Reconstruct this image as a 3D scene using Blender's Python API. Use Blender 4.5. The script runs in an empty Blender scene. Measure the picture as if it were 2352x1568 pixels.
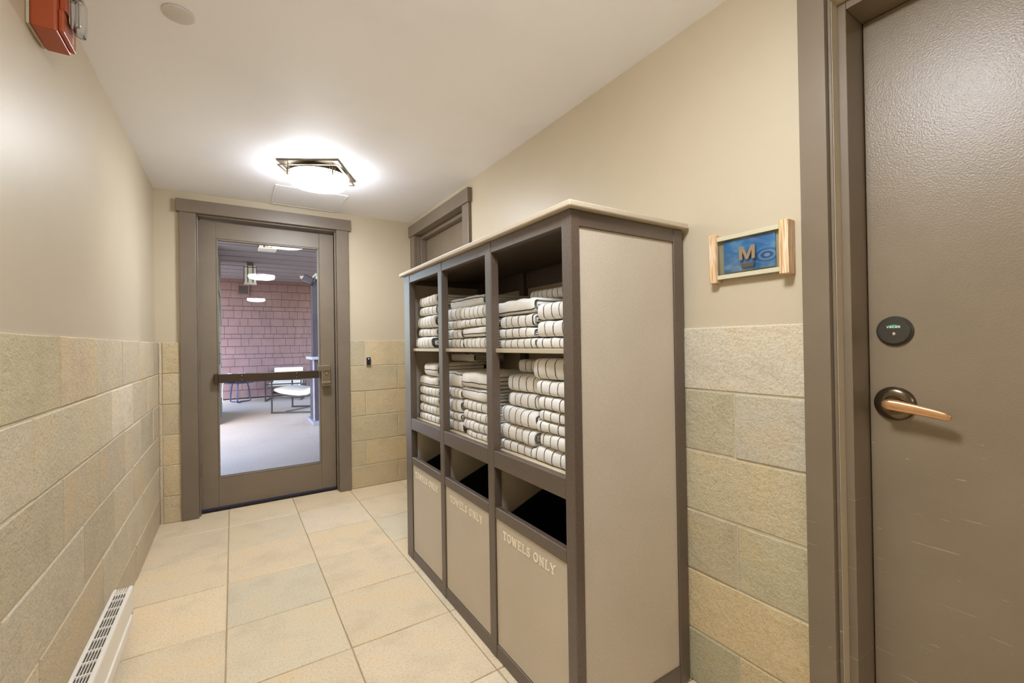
import bpy, bmesh, math, random
from math import pi, sin, cos, radians
from mathutils import Vector, Matrix

C = bpy.context.scene.collection
sc = bpy.context.scene
R = random.Random(7)

# ------------------------------------------------------------------ camera, world, light, exposure
EYE = 1.235
cam_d = bpy.data.cameras.new('camera')
cam = bpy.data.objects.new('camera', cam_d)
C.objects.link(cam)
cam_d.sensor_width = 36.0
cam_d.lens = 1006.215 / 2352 * 36
cam_d.clip_start = 0.02
yaw, pitch, roll = radians(32.4945), radians(0.26546), radians(-0.92413)
fwd = Vector((sin(yaw) * cos(pitch), cos(yaw) * cos(pitch), sin(pitch)))
r0 = Vector((cos(yaw), -sin(yaw), 0)); u0 = r0.cross(fwd)
rt = cos(roll) * r0 + sin(roll) * u0; up = -sin(roll) * r0 + cos(roll) * u0
m = Matrix((rt, up, -fwd)).transposed().to_4x4()
m.translation = Vector((0, 0, EYE))
cam.matrix_world = m
sc.camera = cam

world = bpy.data.worlds.new('world'); sc.world = world
world.use_nodes = True
wn = world.node_tree.nodes; wl = world.node_tree.links
wn.clear()
wo = wn.new('ShaderNodeOutputWorld'); bg = wn.new('ShaderNodeBackground')
sky = wn.new('ShaderNodeTexSky'); sky.sky_type = 'NISHITA'
sky.sun_disc = False; sky.sun_elevation = radians(38); sky.sun_rotation = radians(200)
sky.air_density = 1.0; sky.dust_density = 1.0; sky.ozone_density = 1.4
wl.new(sky.outputs[0], bg.inputs[0]); bg.inputs[1].default_value = 0.78
wl.new(bg.outputs[0], wo.inputs[0])

LAMP = 33.0          # emission of the bowl's underside
LAMP_SIDE = 21.0     # emission of the bowl's side, level with the bulbs
sc.view_settings.view_transform = 'Standard'
sc.view_settings.look = 'None'
sc.view_settings.exposure = 1.25
sc.view_settings.gamma = 1.0
sc.view_settings.use_curve_mapping = False
try:
    sc.cycles.max_bounces = 14; sc.cycles.diffuse_bounces = 8; sc.cycles.glossy_bounces = 5
    sc.cycles.transparent_max_bounces = 10
    sc.cycles.sample_clamp_indirect = 6.0
    sc.cycles.use_denoising = True
except Exception:
    pass

# ------------------------------------------------------------------ material helpers
def s2l(c):
    out = []
    for v in c:
        v = v / 255.0
        out.append(v / 12.92 if v <= 0.04045 else ((v + 0.055) / 1.055) ** 2.4)
    return tuple(out)

class N:
    def __init__(s, name):
        s.m = bpy.data.materials.new(name); s.m.use_nodes = True
        s.t = s.m.node_tree; s.n = s.t.nodes; s.l = s.t.links
        s.b = s.n['Principled BSDF']; s.out = s.n['Material Output']
    def new(s, t, **k):
        x = s.n.new(t)
        for a, b in k.items(): setattr(x, a, b)
        return x
    def link(s, a, b): s.l.new(a, b)
    def coord(s, kind='Object', scale=(1, 1, 1)):
        tc = s.new('ShaderNodeTexCoord'); mp = s.new('ShaderNodeMapping')
        mp.inputs['Scale'].default_value = scale
        s.link(tc.outputs[kind], mp.inputs[0]); return mp.outputs[0]
    def noise(s, vec, scale, detail=4, rough=0.55):
        x = s.new('ShaderNodeTexNoise'); x.inputs['Scale'].default_value = scale
        x.inputs['Detail'].default_value = detail; x.inputs['Roughness'].default_value = rough
        s.link(vec, x.inputs['Vector']); return x.outputs['Fac']
    def ramp(s, fac, stops):
        x = s.new('ShaderNodeValToRGB'); e = x.color_ramp.elements
        while len(e) > 1: e.remove(e[-1])
        e[0].position = stops[0][0]; e[0].color = (*stops[0][1], 1)
        for p, c in stops[1:]:
            q = e.new(p); q.color = (*c, 1)
        s.link(fac, x.inputs[0]); return x.outputs[0]
    def mix(s, fac, a, b, mode='MIX'):
        x = s.new('ShaderNodeMix', data_type='RGBA', blend_type=mode)
        if isinstance(fac, (int, float)): x.inputs[0].default_value = fac
        else: s.link(fac, x.inputs[0])
        for v, i in ((a, 6), (b, 7)):
            if isinstance(v, tuple): x.inputs[i].default_value = (*v, 1)
            else: s.link(v, x.inputs[i])
        return x.outputs[2]
    def math(s, op, a, b=None, c=None):
        x = s.new('ShaderNodeMath', operation=op)
        for i, v in enumerate((a, b, c)):
            if v is None: continue
            if isinstance(v, (int, float)): x.inputs[i].default_value = v
            else: s.link(v, x.inputs[i])
        return x.outputs[0]
    def bump(s, h, strength=0.3, dist=0.01, normal=None):
        x = s.new('ShaderNodeBump'); x.inputs['Strength'].default_value = strength
        x.inputs['Distance'].default_value = dist
        s.link(h, x.inputs['Height'])
        if normal is not None: s.link(normal, x.inputs['Normal'])
        return x.outputs[0]
    def set(s, col=None, rough=None, metal=None, spec=None, normal=None):
        for v, k in ((col, 'Base Color'), (rough, 'Roughness'), (metal, 'Metallic'), (spec, 'Specular IOR Level'), (normal, 'Normal')):
            if v is None: continue
            if isinstance(v, tuple): s.b.inputs[k].default_value = (*v, 1)
            elif isinstance(v, (int, float)): s.b.inputs[k].default_value = v
            else: s.link(v, s.b.inputs[k])
        return s.m

def plain(name, col, rough=0.5, metal=0.0, var=0.06, scale=9, bump=0.0, bscale=200, spec=0.5):
    k = N(name); c = k.coord()
    f = k.noise(c, scale, 3)
    base = s2l(col)
    lo = tuple(v * (1 - var) for v in base); hi = tuple(min(1, v * (1 + var)) for v in base)
    colr = k.ramp(f, [(0.3, lo), (0.7, hi)])
    nrm = k.bump(k.noise(c, bscale, 2), bump, 0.002) if bump else None
    return k.set(colr, rough, metal, spec, nrm)

M = {}
# painted drywall with a light roller texture
def wall_paint(name, col, rough=.42):
    k = N(name); c = k.coord()
    base = s2l(col)
    colr = k.ramp(k.noise(c, 2.5, 3), [(0.3, tuple(v * .97 for v in base)), (0.7, tuple(v * 1.02 for v in base))])
    return k.set(colr, rough, 0, 0.45, k.bump(k.noise(c, 230, 3), 0.16, 0.0015))
M['wall'] = wall_paint('beige_wall_paint', (195, 182, 156))
M['ceil'] = wall_paint('white_ceiling_paint', (247, 248, 254), .62)

# split face stone tile: colour of each piece comes from its own object colour
def stone_tile(name, relief, grain, dist, rough):
    k = N(name); c = k.coord()
    oi = k.new('ShaderNodeObjectInfo')
    off = k.new('ShaderNodeVectorMath', operation='ADD')
    rv = k.new('ShaderNodeCombineXYZ')
    k.link(k.math('MULTIPLY', oi.outputs['Random'], 37.0), rv.inputs[0])
    k.link(k.math('MULTIPLY', oi.outputs['Random'], 91.0), rv.inputs[1])
    k.link(c, off.inputs[0]); k.link(rv.outputs[0], off.inputs[1])
    v = off.outputs[0]
    big = k.noise(v, 5, 5, .6); mid = k.noise(v, 26, 5, .65); fine = k.noise(v, grain, 4, .7)
    tint = k.ramp(big, [(0.28, (.86, .84, .80)), (0.5, (1, 1, 1)), (0.72, (1.06, .98, .86))])
    col = k.mix(0.85, oi.outputs['Color'], tint, 'MULTIPLY')
    speck = k.ramp(fine, [(0.32, (.74, .72, .70)), (0.5, (1, 1, 1)), (0.7, (1.07, 1.07, 1.06))])
    col = k.mix(0.75, col, speck, 'MULTIPLY')
    h = k.math('ADD', k.math('MULTIPLY', mid, 1.0), k.math('MULTIPLY', fine, 0.45))
    n = k.bump(h, relief, dist)
    return k.set(col, rough, 0, 0.35, n)
M['wall_tile'] = stone_tile('split_face_stone_tile', 0.75, 120, 0.012, 0.72)
M['floor_tile'] = stone_tile('slate_floor_tile', 0.35, 110, 0.006, 0.46)
M['grout'] = plain('sand_grout', (196, 184, 160), 0.85, var=.08, scale=40, bump=.3, bscale=500)
M['floor_grout'] = plain('floor_grout', (176, 156, 124), 0.85, var=.1, scale=30, bump=.3, bscale=500)

def brown_paint(name, col, rough, peel, pscale, chips=0.0):
    k = N(name); c = k.coord()
    base = s2l(col)
    colr = k.ramp(k.noise(c, 6, 4), [(0.3, tuple(v * .94 for v in base)), (0.7, tuple(v * 1.06 for v in base))])
    if chips:
        w = k.new('ShaderNodeTexNoise'); w.inputs['Scale'].default_value = 3.2; w.inputs['Detail'].default_value = 2
        mp = k.coord('Object', (1, 6, 30)); k.link(mp, w.inputs['Vector'])
        f = k.math('GREATER_THAN', w.outputs['Fac'], chips)
        sx = k.new('ShaderNodeSeparateXYZ'); k.link(k.coord(), sx.inputs[0])
        f = k.math('MULTIPLY', f, k.math('LESS_THAN', sx.outputs[2], 1.0))
        w2 = k.new('ShaderNodeTexNoise'); w2.inputs['Scale'].default_value = 2.0; w2.inputs['Detail'].default_value = 3
        tc2 = k.new('ShaderNodeTexCoord'); m2 = k.new('ShaderNodeMapping'); m2.inputs['Rotation'].default_value = (radians(-20), 0, 0); m2.inputs['Scale'].default_value = (1, 3, 70)
        k.link(tc2.outputs['Object'], m2.inputs[0]); k.link(m2.outputs[0], w2.inputs['Vector'])
        f2 = k.math('MULTIPLY', k.math('GREATER_THAN', w2.outputs['Fac'], chips - .04), k.math('LESS_THAN', sx.outputs[2], .80))
        f = k.math('MAXIMUM', f, k.math('MULTIPLY', f2, .7))
        colr = k.mix(k.math('MULTIPLY', f, .45), colr, s2l((205, 190, 160)))
    return k.set(colr, rough, 0, 0.5, k.bump(k.noise(c, pscale, 2), peel, 0.002))
M['trim'] = brown_paint('brown_trim_paint', (118, 105, 90), 0.36, .08, 160)
M['leaf'] = brown_paint('brown_door_paint', (124, 110, 92), 0.40, .05, 160)
M['steel_door'] = brown_paint('brown_steel_door_paint', (136, 121, 99), 0.33, .32, 230, chips=.735)
M['steel_frame'] = brown_paint('brown_steel_frame_paint', (124, 110, 91), 0.33, .06, 120, chips=.74)

# recycled plastic lumber of the cabinet
def hdpe(name, col, a, scale, rough, spec=.5):
    k = N(name); c = k.coord()
    base = s2l(col)
    f = k.noise(c, scale, 3, .7); g = k.noise(c, 5, 2)
    colr = k.ramp(f, [(0.35, tuple(v * (1 - a) for v in base)), (0.65, tuple(min(1, v * (1 + a)) for v in base))])
    colr = k.mix(0.5, colr, k.ramp(g, [(0.3, (.94, .94, .94)), (0.7, (1.05, 1.05, 1.05))]), 'MULTIPLY')
    return k.set(colr, rough, 0, spec, k.bump(f, .22, 0.0018))
M['frame_brown'] = hdpe('dark_brown_plastic_lumber', (86, 71, 58), .22, 210, .42, 1.0)
M['panel_tan'] = hdpe('tan_plastic_panel', (194, 182, 162), .09, 260, .46)
M['top_tan'] = hdpe('tan_plastic_top_board', (196, 182, 158), .06, 260, .46)
M['letter'] = plain('routed_pale_letter', (236, 226, 202), .6, var=.05)
M['bin'] = plain('black_bin_plastic', (14, 15, 22), .55, var=.2)

# striped terry towel, stripes run across the u axis of the unwrapped cloth
def towel_mat():
    k = N('striped_terry_cloth')
    uv = k.new('ShaderNodeUVMap'); uv.uv_map = 'cloth'
    sp = k.new('ShaderNodeSeparateXYZ'); k.link(uv.outputs[0], sp.inputs[0])
    oc = k.coord()
    wob = k.math('MULTIPLY', k.math('SUBTRACT', k.noise(oc, 14, 2), .5), .10)
    u = k.math('ADD', sp.outputs[0], wob)
    fr = k.math('FRACT', u)
    band = k.math('MULTIPLY', k.math('GREATER_THAN', fr, .44), k.math('LESS_THAN', fr, .545))
    brk = k.math('GREATER_THAN', k.noise(oc, 420, 1), .34)
    band = k.math('MULTIPLY', band, brk)
    c1 = k.ramp(k.noise(oc, 11, 4), [(0.3, s2l((230, 226, 216))), (0.7, s2l((242, 239, 232)))])
    col = k.mix(band, c1, s2l((40, 42, 62)))
    fz = k.noise(oc, 520, 3, .7); lo = k.noise(oc, 45, 3)
    h = k.math('ADD', fz, k.math('MULTIPLY', lo, 1.6))
    m_ = k.set(col, .95, 0, .15, k.bump(h, .55, .0032))
    k.b.inputs['Sheen Weight'].default_value = .25
    return m_
M['towel'] = towel_mat()

M['nickel'] = plain('brushed_nickel', (112, 100, 80), .42, .6, .04)
M['dark_metal'] = plain('dark_bronze_bar', (84, 72, 60), .32, .8, .05)
M['lock_metal'] = plain('satin_bronze_lock', (140, 124, 100), .36, .7, .05)
M['brass'] = plain('worn_bronze_lever', (216, 170, 126), .34, .85, .1, 30)
M['rose'] = plain('aged_bronze_rose', (112, 98, 80), .24, .9, .1, 20)
M['hinge'] = plain('dark_hinge', (70, 60, 50), .4, .6)
M['black'] = plain('black_plastic', (28, 27, 28), .38, var=.1)
M['white'] = plain('white_enamel', (236, 230, 218), .35, var=.02)
M['slot'] = plain('dark_heater_slot', (78, 68, 56), .7, var=.15, scale=90)
M['cover'] = plain('white_cover_plate', (214, 208, 204), .45, var=.02)
M['red'] = plain('red_alarm_plastic', (168, 78, 42), .36, var=.04)
M['chrome'] = plain('chrome', (225, 225, 225), .12, 1.0, .02)
M['green'] = plain('green_indicator', (60, 150, 105), .4, var=.03)
M['white_print'] = plain('white_print', (236, 236, 230), .5, var=.01)
M['dark_void'] = plain('dark_void', (30, 25, 20), .8)

def emit(name, col, strength):
    k = N(name); k.b.inputs['Base Color'].default_value = (*s2l((250, 245, 235)), 1)
    k.b.inputs['Emission Color'].default_value = (*col, 1); k.b.inputs['Emission Strength'].default_value = strength
    k.b.inputs['Roughness'].default_value = .3
    return k.m
M['bowl'] = emit('lit_opal_glass', (1.0, 1.045, 1.12), LAMP)
M['bowl_side'] = emit('lit_opal_glass_side', (1.0, 1.045, 1.12), LAMP_SIDE)
M['led'] = emit('blue_led', (.05, .16, 1.0), 9)

def pane_mat(name, tint, base):
    k = N(name)
    tr = k.new('ShaderNodeBsdfTransparent'); gl = k.new('ShaderNodeBsdfGlossy'); mx = k.new('ShaderNodeMixShader')
    tr.inputs[0].default_value = (*tint, 1); gl.inputs['Roughness'].default_value = 0.0
    lw = k.new('ShaderNodeFresnel'); lw.inputs['IOR'].default_value = 1.5
    k.link(k.math('MULTIPLY', lw.outputs[0], base), mx.inputs[0])
    k.link(tr.outputs[0], mx.inputs[1]); k.link(gl.outputs[0], mx.inputs[2]); k.link(mx.outputs[0], k.out.inputs[0])
    return k.m
M['pane'] = pane_mat('door_glass', (.95, .96, .97), .6)
M['acrylic'] = pane_mat('clear_acrylic', (.95, .97, .93), 1.1)
M['lens'] = pane_mat('clear_strobe_lens', (.96, .96, .97), 2.2)

# ------------------------------------------------------------------ geometry helpers
def box(bm, x0, x1, y0, y1, z0, z1, bev=0.0):
    res = bmesh.ops.create_cube(bm, size=1)
    vs = res['verts']
    for v in vs:
        v.co = Vector(((x0 + x1) / 2 + v.co.x * (x1 - x0), (y0 + y1) / 2 + v.co.y * (y1 - y0), (z0 + z1) / 2 + v.co.z * (z1 - z0)))
    if bev:
        es = {e for v in vs for e in v.link_edges}
        r = bmesh.ops.bevel(bm, geom=list(es), offset=bev, segments=2, profile=.5, affect='EDGES')
        return r['verts']
    return vs

def frame_of(d):
    d = d.normalized()
    a = Vector((0, 0, 1)) if abs(d.z) < .9 else Vector((1, 0, 0))
    x = d.cross(a).normalized(); y = d.cross(x).normalized()
    return x, y

def tube(bm, pts, r, n=10, closed=False):
    pts = [Vector(p) for p in pts]; k = len(pts); rings = []
    ref = None
    for i, p in enumerate(pts):
        if closed: d = pts[(i + 1) % k] - pts[i - 1]
        elif i == 0: d = pts[1] - p
        elif i == k - 1: d = p - pts[i - 1]
        else: d = (pts[i + 1] - p).normalized() + (p - pts[i - 1]).normalized()
        d.normalize()
        if ref is None: x, y = frame_of(d)
        else:
            x = ref - d * ref.dot(d); x.normalize(); y = d.cross(x)
        ref = x
        rr = r[i] if isinstance(r, (list, tuple)) else r
        rings.append([bm.verts.new(p + (x * cos(2 * pi * j / n) + y * sin(2 * pi * j / n)) * rr) for j in range(n)])
    for i in range(k if closed else k - 1):
        a, b = rings[i], rings[(i + 1) % k]
        for j in range(n):
            bm.faces.new((a[j], a[(j + 1) % n], b[(j + 1) % n], b[j]))
    if not closed:
        bm.faces.new(rings[0][::-1]); bm.faces.new(rings[-1])

def lathe(bm, prof, n=32, mat=Matrix()):
    rings = []
    for r, z in prof:
        if r < 1e-6: rings.append([bm.verts.new(mat @ Vector((0, 0, z)))])
        else: rings.append([bm.verts.new(mat @ Vector((r * cos(2 * pi * j / n), r * sin(2 * pi * j / n), z))) for j in range(n)])
    for a, b in zip(rings, rings[1:]):
        for j in range(n):
            q = [a[j % len(a)], a[(j + 1) % n % len(a)], b[(j + 1) % n % len(b)], b[j % len(b)]]
            u = []
            for v in q:
                if v not in u: u.append(v)
            if len(u) > 2: bm.faces.new(u)
    for ring in (rings[0], rings[-1]):
        if len(ring) > 2: bm.faces.new(ring)

def obj(name, bm, mat, parent=None, smooth=False, loc=None):
    bmesh.ops.recalc_face_normals(bm, faces=bm.faces)
    me = bpy.data.meshes.new(name); bm.to_mesh(me); bm.free()
    if smooth:
        for p in me.polygons: p.use_smooth = True
        try: me.set_sharp_from_angle(angle=radians(38))
        except Exception: pass
    me.materials.append(M[mat] if isinstance(mat, str) else mat)
    o = bpy.data.objects.new(name, me); C.objects.link(o)
    if parent is not None:
        o.parent = parent
        o.location = -Vector(parent['base']) if 'base' in parent.keys() else (0, 0, 0)
    elif loc is not None:
        o.data.transform(Matrix.Translation(-Vector(loc))); o.location = loc
    return o

def bxo(name, mat, parent, *b, bev=0.0):
    bm = bmesh.new(); box(bm, *b, bev=bev); return obj(name, bm, mat, parent)

def tag(o, label, cat, group=None, kind=None):
    o['label'] = label
    if cat: o['category'] = cat
    if group: o['group'] = group
    if kind: o['kind'] = kind
    return o

# a thing made of parts: parts are written in world coordinates, base is the place of the Empty
def thing(name, label, cat, base=(0, 0, 0), group=None, kind=None):
    o = bpy.data.objects.new(name, None); C.objects.link(o)
    o.empty_display_size = .05
    o.location = base; o['base'] = list(base)
    return tag(o, label, cat, group, kind)

def finish_things():
    for o in bpy.data.objects:
        if 'base' in o.keys(): del o['base']

# ------------------------------------------------------------------ room shell
LX, RX, BY, CZ = -0.464, 1.408, 3.952, 2.375        # painted faces
TL, TR, TB = -0.447, 1.399, 3.941                   # tile faces
FY = -5.4
TOP = 1.283                                         # top of the tiled wainscot
rows = [TOP, 1.059, 0.841, 0.624, 0.407, 0.190, 0.0]

# painted walls
bm = bmesh.new(); box(bm, LX - .15, LX, FY, BY, 0, CZ)
wall_left = tag(obj('wall_left', bm, 'wall'), 'beige painted left wall with stone tile wainscot', 'wall', kind='structure')
bm = bmesh.new()
D2 = (-.47, .517, 2.15)       # opening of the near door in the right wall (y0, y1, top)
D3 = (2.812, 3.80, 2.225)     # opening of the far door in the right wall
box(bm, RX, RX + .18, FY, D2[0] - .02, 0, CZ); box(bm, RX, RX + .18, D2[0] - .02, D2[1] + .02, D2[2] + .02, CZ)
box(bm, RX, RX + .18, D2[1] + .02, D3[0] - .02, 0, CZ); box(bm, RX, RX + .18, D3[0] - .02, D3[1] + .02, D3[2] + .02, CZ)
box(bm, RX, RX + .18, D3[1] + .02, BY, 0, CZ)
box(bm, RX + .18, RX + .22, FY, BY, 0, CZ)
wall_right = tag(obj('wall_right', bm, 'wall'), 'beige painted right wall with stone tile wainscot', 'wall', kind='structure')
DX0, DX1, DTOP = -.222, .752, 2.214
bm = bmesh.new()
box(bm, LX - .15, DX0 - .02, BY, BY + .2, 0, CZ); box(bm, DX1 + .02, RX + .22, BY, BY + .2, 0, CZ); box(bm, DX0 - .02, DX1 + .02, BY, BY + .2, DTOP + .02, CZ)
wall_back = tag(obj('wall_back', bm, 'wall'), 'beige end wall around the glass door with stone tile wainscot', 'wall', kind='structure')
bm = bmesh.new(); box(bm, LX - .15, RX + .22, FY - .15, FY, 0, CZ)
tag(obj('wall_front', bm, 'wall'), 'beige end wall of the corridor behind the viewer', 'wall', kind='structure')
bm = bmesh.new(); box(bm, LX - .15, RX + .22, FY - .15, BY + .2, CZ, CZ + .2)
ceiling = tag(obj('ceiling', bm, 'ceil'), 'smooth white ceiling of the corridor', 'ceiling', kind='structure')
bm = bmesh.new(); box(bm, LX - .15, RX + .22, FY - .15, BY + .15, -.2, -.006)
floor = tag(obj('floor', bm, 'floor_grout'), 'beige square stone tile floor of the corridor', 'floor', kind='structure')

# one tile: a slab with slightly uneven, chipped chamfered edges. (u,v) in its plane, n outward
def tile(parent, name, mat, o, u, v, n, su, sv, th, col, jit=.0016, cham=.004, nu=3, nv=2, proud=0.0):
    bm = bmesh.new()
    def ring(inset, h, j):
        pts = []
        for i in range(nu): pts.append((inset + (su - 2 * inset) * i / nu, inset))
        for i in range(nv): pts.append((su - inset, inset + (sv - 2 * inset) * i / nv))
        for i in range(nu): pts.append((su - inset - (su - 2 * inset) * i / nu, sv - inset))
        for i in range(nv): pts.append((inset, sv - inset - (sv - 2 * inset) * i / nv))
        return [bm.verts.new(o + u * (a + R.uniform(-j, j)) + v * (b + R.uniform(-j, j)) + n * (h + (R.uniform(-j, j) * .4 if j else 0))) for a, b in pts]
    r0 = ring(0, 0, 0); r1 = ring(0, th - cham + proud, jit * .6); r2 = ring(cham, th + proud, jit)
    for a, b in ((r0, r1), (r1, r2)):
        for i in range(len(a)): bm.faces.new((a[i], a[(i + 1) % len(a)], b[(i + 1) % len(a)], b[i]))
    bm.faces.new(r2)
    t = obj(name, bm, mat, parent)
    if mat == 'wall_tile': col = (col[0] + 3, col[1] + 5, col[2] + 7)
    t.color = (*s2l(col), 1)
    return t

def tile_col(base, spread=6):
    d = R.uniform(-spread, spread); w = R.uniform(-2.5, 2.5)
    return tuple(max(0, min(255, b + d + k * w)) for b, k in zip(base, (1, .2, -1)))
SAND = (204, 188, 156); GREEN = (188, 176, 143)
X, Y, Z = Vector((1, 0, 0)), Vector((0, 1, 0)), Vector((0, 0, 1))
J = .0022

def wains(parent, o, u, n, length, joints, face, cols):
    # joints: per course the joint places along u (including both ends)
    for c in range(6):
        js = joints[c]
        for i in range(len(js) - 1):
            a, b = js[i] + J, js[i + 1] - J
            col = cols(c, i)
            tile(parent, 'tile', 'wall_tile', o + u * a + Z * (rows[c + 1] + J), u, Z, n, b - a, rows[c] - rows[c + 1] - 2 * J, face, col, proud=R.uniform(-.0015, .0022))

# left wall: joints read along y
LJ = [
 [FY, -.77, -.33, .11, .55, .99, 1.44, 1.877, 2.309, 2.778, 3.243, 3.69, BY - .012],
 [FY, -.53, -.1, .34, .78, 1.22, 1.66, 2.537, 3.038, 3.50, BY - .012],
 [FY, -.74, -.3, .14, .58, 1.02, 1.455, 1.895, 2.33, 2.80, 3.243, 3.69, BY - .012],
 [FY, -.73, -.29, .15, .59, 1.03, 1.463, 2.112, 2.572, 3.01, 3.47, BY - .012],
 [FY, -.95, -.5, -.06, .37, .81, 1.25, 1.687, 2.357, 2.82, 3.269, 3.72, BY - .012],
 [FY, -.75, -.31, .13, .57, 1.01, 1.45, 1.897, 2.583, 3.064, 3.51, BY - .012]]
special = {(1, 6): (206, 192, 160), (1, 7): (222, 206, 180), (3, 7): (192, 177, 148), (2, 8): (196, 180, 152), (0, 6): (196, 182, 146), (0, 7): (206, 186, 150), (5, 7): (192, 176, 144), (2, 6): (194, 179, 149)}
def lcol(c, i): return special.get((c, i)) or tile_col((203, 187, 157), 8)
bm = bmesh.new(); box(bm, LX, TL - .004, FY, BY, 0, TOP - .001); obj('grout', bm, 'grout', wall_left)
wains(wall_left, Vector((TL - .012, 0, 0)), Y, X, 0, LJ, .012, lcol)

# right wall: from the near door casing to the back wall, far door interrupts
RJ = []
for c in range(6):
    s = .614 if c % 2 == 0 else .396
    js = [.612]
    k = s + .436
    while k < 2.62:
        if k > .7: js.append(k)
        k += .436
    js.append(2.71)
    RJ.append(js)
rspecial = {(0, 1): (200, 186, 152), (0, 0): (209, 197, 172), (1, 0): (196, 186, 162), (1, 1): (190, 179, 148), (2, 0): (202, 188, 153), (3, 0): (196, 185, 150), (3, 1): (194, 181, 148), (4, 0): (214, 194, 152), (5, 0): (209, 190, 150), (5, 1): (186, 178, 144)}
bm = bmesh.new(); box(bm, TR + .004, RX, .612, 2.712, 0, TOP - .001); box(bm, TR + .004, RX, FY, -.60, 0, TOP - .001); obj('grout', bm, 'grout', wall_right)
wains(wall_right, Vector((TR + .010, 0, 0)), Y, -X, 0, RJ, .010, lambda c, i: rspecial.get((c, i)) or tile_col(SAND))
wains(wall_right, Vector((TR + .010, 0, 0)), Y, -X, 0, [[-1.9, -1.47, -1.04, -.60] if c % 2 == 0 else [-1.9, -1.69, -1.25, -.82, -.60] for c in range(6)], .010, lambda c, i: tile_col(SAND))

# back wall
bm = bmesh.new(); box(bm, LX, -.318, TB + .004, BY, 0, TOP - .001); box(bm, .842, RX, TB + .004, BY, 0, TOP - .001); obj('grout', bm, 'grout', wall_back)
BL = [[-.428, -.322]] * 6
wains(wall_back, Vector((0, TB + .010, 0)), X, -Y, 0, BL, .010, lambda c, i: tile_col((204, 186, 150), 6))
for c in range(6):
    tile(wall_back, 'tile', 'wall_tile', Vector((-.446, TB + .010, rows[c + 1] + J)), X, Z, -Y, .015, rows[c] - rows[c + 1] - 2 * J, .010, tile_col((206, 190, 160), 3), nu=1)
BR = []
for c in range(6):
    BR.append([.847, .979, 1.398] if c % 2 == 0 else [.847, 1.263, 1.398])
bspecial = {(0, 0): (190, 178, 146), (0, 1): (207, 187, 149), (1, 0): (198, 182, 146), (1, 1): (204, 184, 146), (2, 0): (200, 182, 144), (2, 1): (205, 185, 147), (3, 0): (197, 181, 144), (3, 1): (192, 177, 142), (4, 0): (193, 178, 143), (4, 1): (206, 184, 144), (5, 0): (199, 181, 144), (5, 1): (196, 179, 143)}
wains(wall_back, Vector((0, TB + .010, 0)), X, -Y, 0, BR, .010, lambda c, i: bspecial[(c, i)])

# floor tiles, 18 inch squares
gx = [LX + .005, -.038, .397, .833, 1.268, RX + .02]
gy = [FY]; yy = 3.619 - .4343 * 17
while yy < 3.7: gy.append(yy); yy += .4343
gy.append(BY + .06)
for i in range(len(gx) - 1):
    for j in range(len(gy) - 1):
        if gy[j + 1] < -2.2: continue
        x0, x1, y0, y1 = gx[i] + .0022, gx[i + 1] - .0022, gy[j] + .0022, gy[j + 1] - .0022
        col = R.choice([(229, 211, 179), (226, 208, 177), (222, 206, 176), (218, 205, 176), (229, 211, 182), (225, 207, 175)])
        tile(floor, 'tile', 'floor_tile', Vector((x0, y0, -.012)), X, Y, Z, x1 - x0, y1 - y0, .012, tile_col(col, 3), jit=.0014, cham=.0025, nu=4, nv=4, proud=R.uniform(-.0006, .0006))
bm = bmesh.new(); box(bm, LX, RX, FY, -2.35, -.006, -.0005); obj('tile_field', bm, 'floor_tile', floor).color = (*s2l((214, 194, 158)), 1)

# ------------------------------------------------------------------ glass end door (door_1) and its casing (trim_1)
t1 = thing('trim_1', 'brown painted casing and jamb around the glass end door', 'door casing', (.26, 3.94, 0), kind='structure')
bxo('side_casing', 'trim', t1, -.318, DX0 + .002, 3.922, BY + .001, 0, 2.223, bev=.002)
bxo('side_casing', 'trim', t1, DX1 - .002, .845, 3.922, BY + .001, 0, 2.223, bev=.002)
bxo('head_casing', 'trim', t1, -.336, .864, 3.912, BY + .001, 2.2235, 2.316, bev=.002)
bxo('jamb', 'trim', t1, DX0 - .018, DX0, BY + .0015, 4.16, 0, DTOP + .0)
bxo('jamb', 'trim', t1, DX1, DX1 + .018, BY + .0015, 4.16, 0, DTOP + .0)
bxo('head_jamb', 'trim', t1, DX0 - .018, DX1 + .018, BY + .0015, 4.16, DTOP + .0005, DTOP + .018)
for x0, x1 in ((DX0 + .0005, DX0 + .012), (DX1 - .012, DX1 - .0005)):
    bxo('jamb_bead', 'trim', t1, x0, x1, 3.965, 3.985, 0, DTOP - .0005, bev=.003)
for x0, x1 in ((DX0 + .0005, DX0 + .014), (DX1 - .014, DX1 - .0005)):
    bxo('door_stop', 'trim', t1, x0, x1, 4.106, 4.15, 0, DTOP - .0005)
bxo('threshold', 'dark_metal', t1, DX0 + .001, DX1 - .001, 4.03, 4.16, 0.0005, .006)

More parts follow.
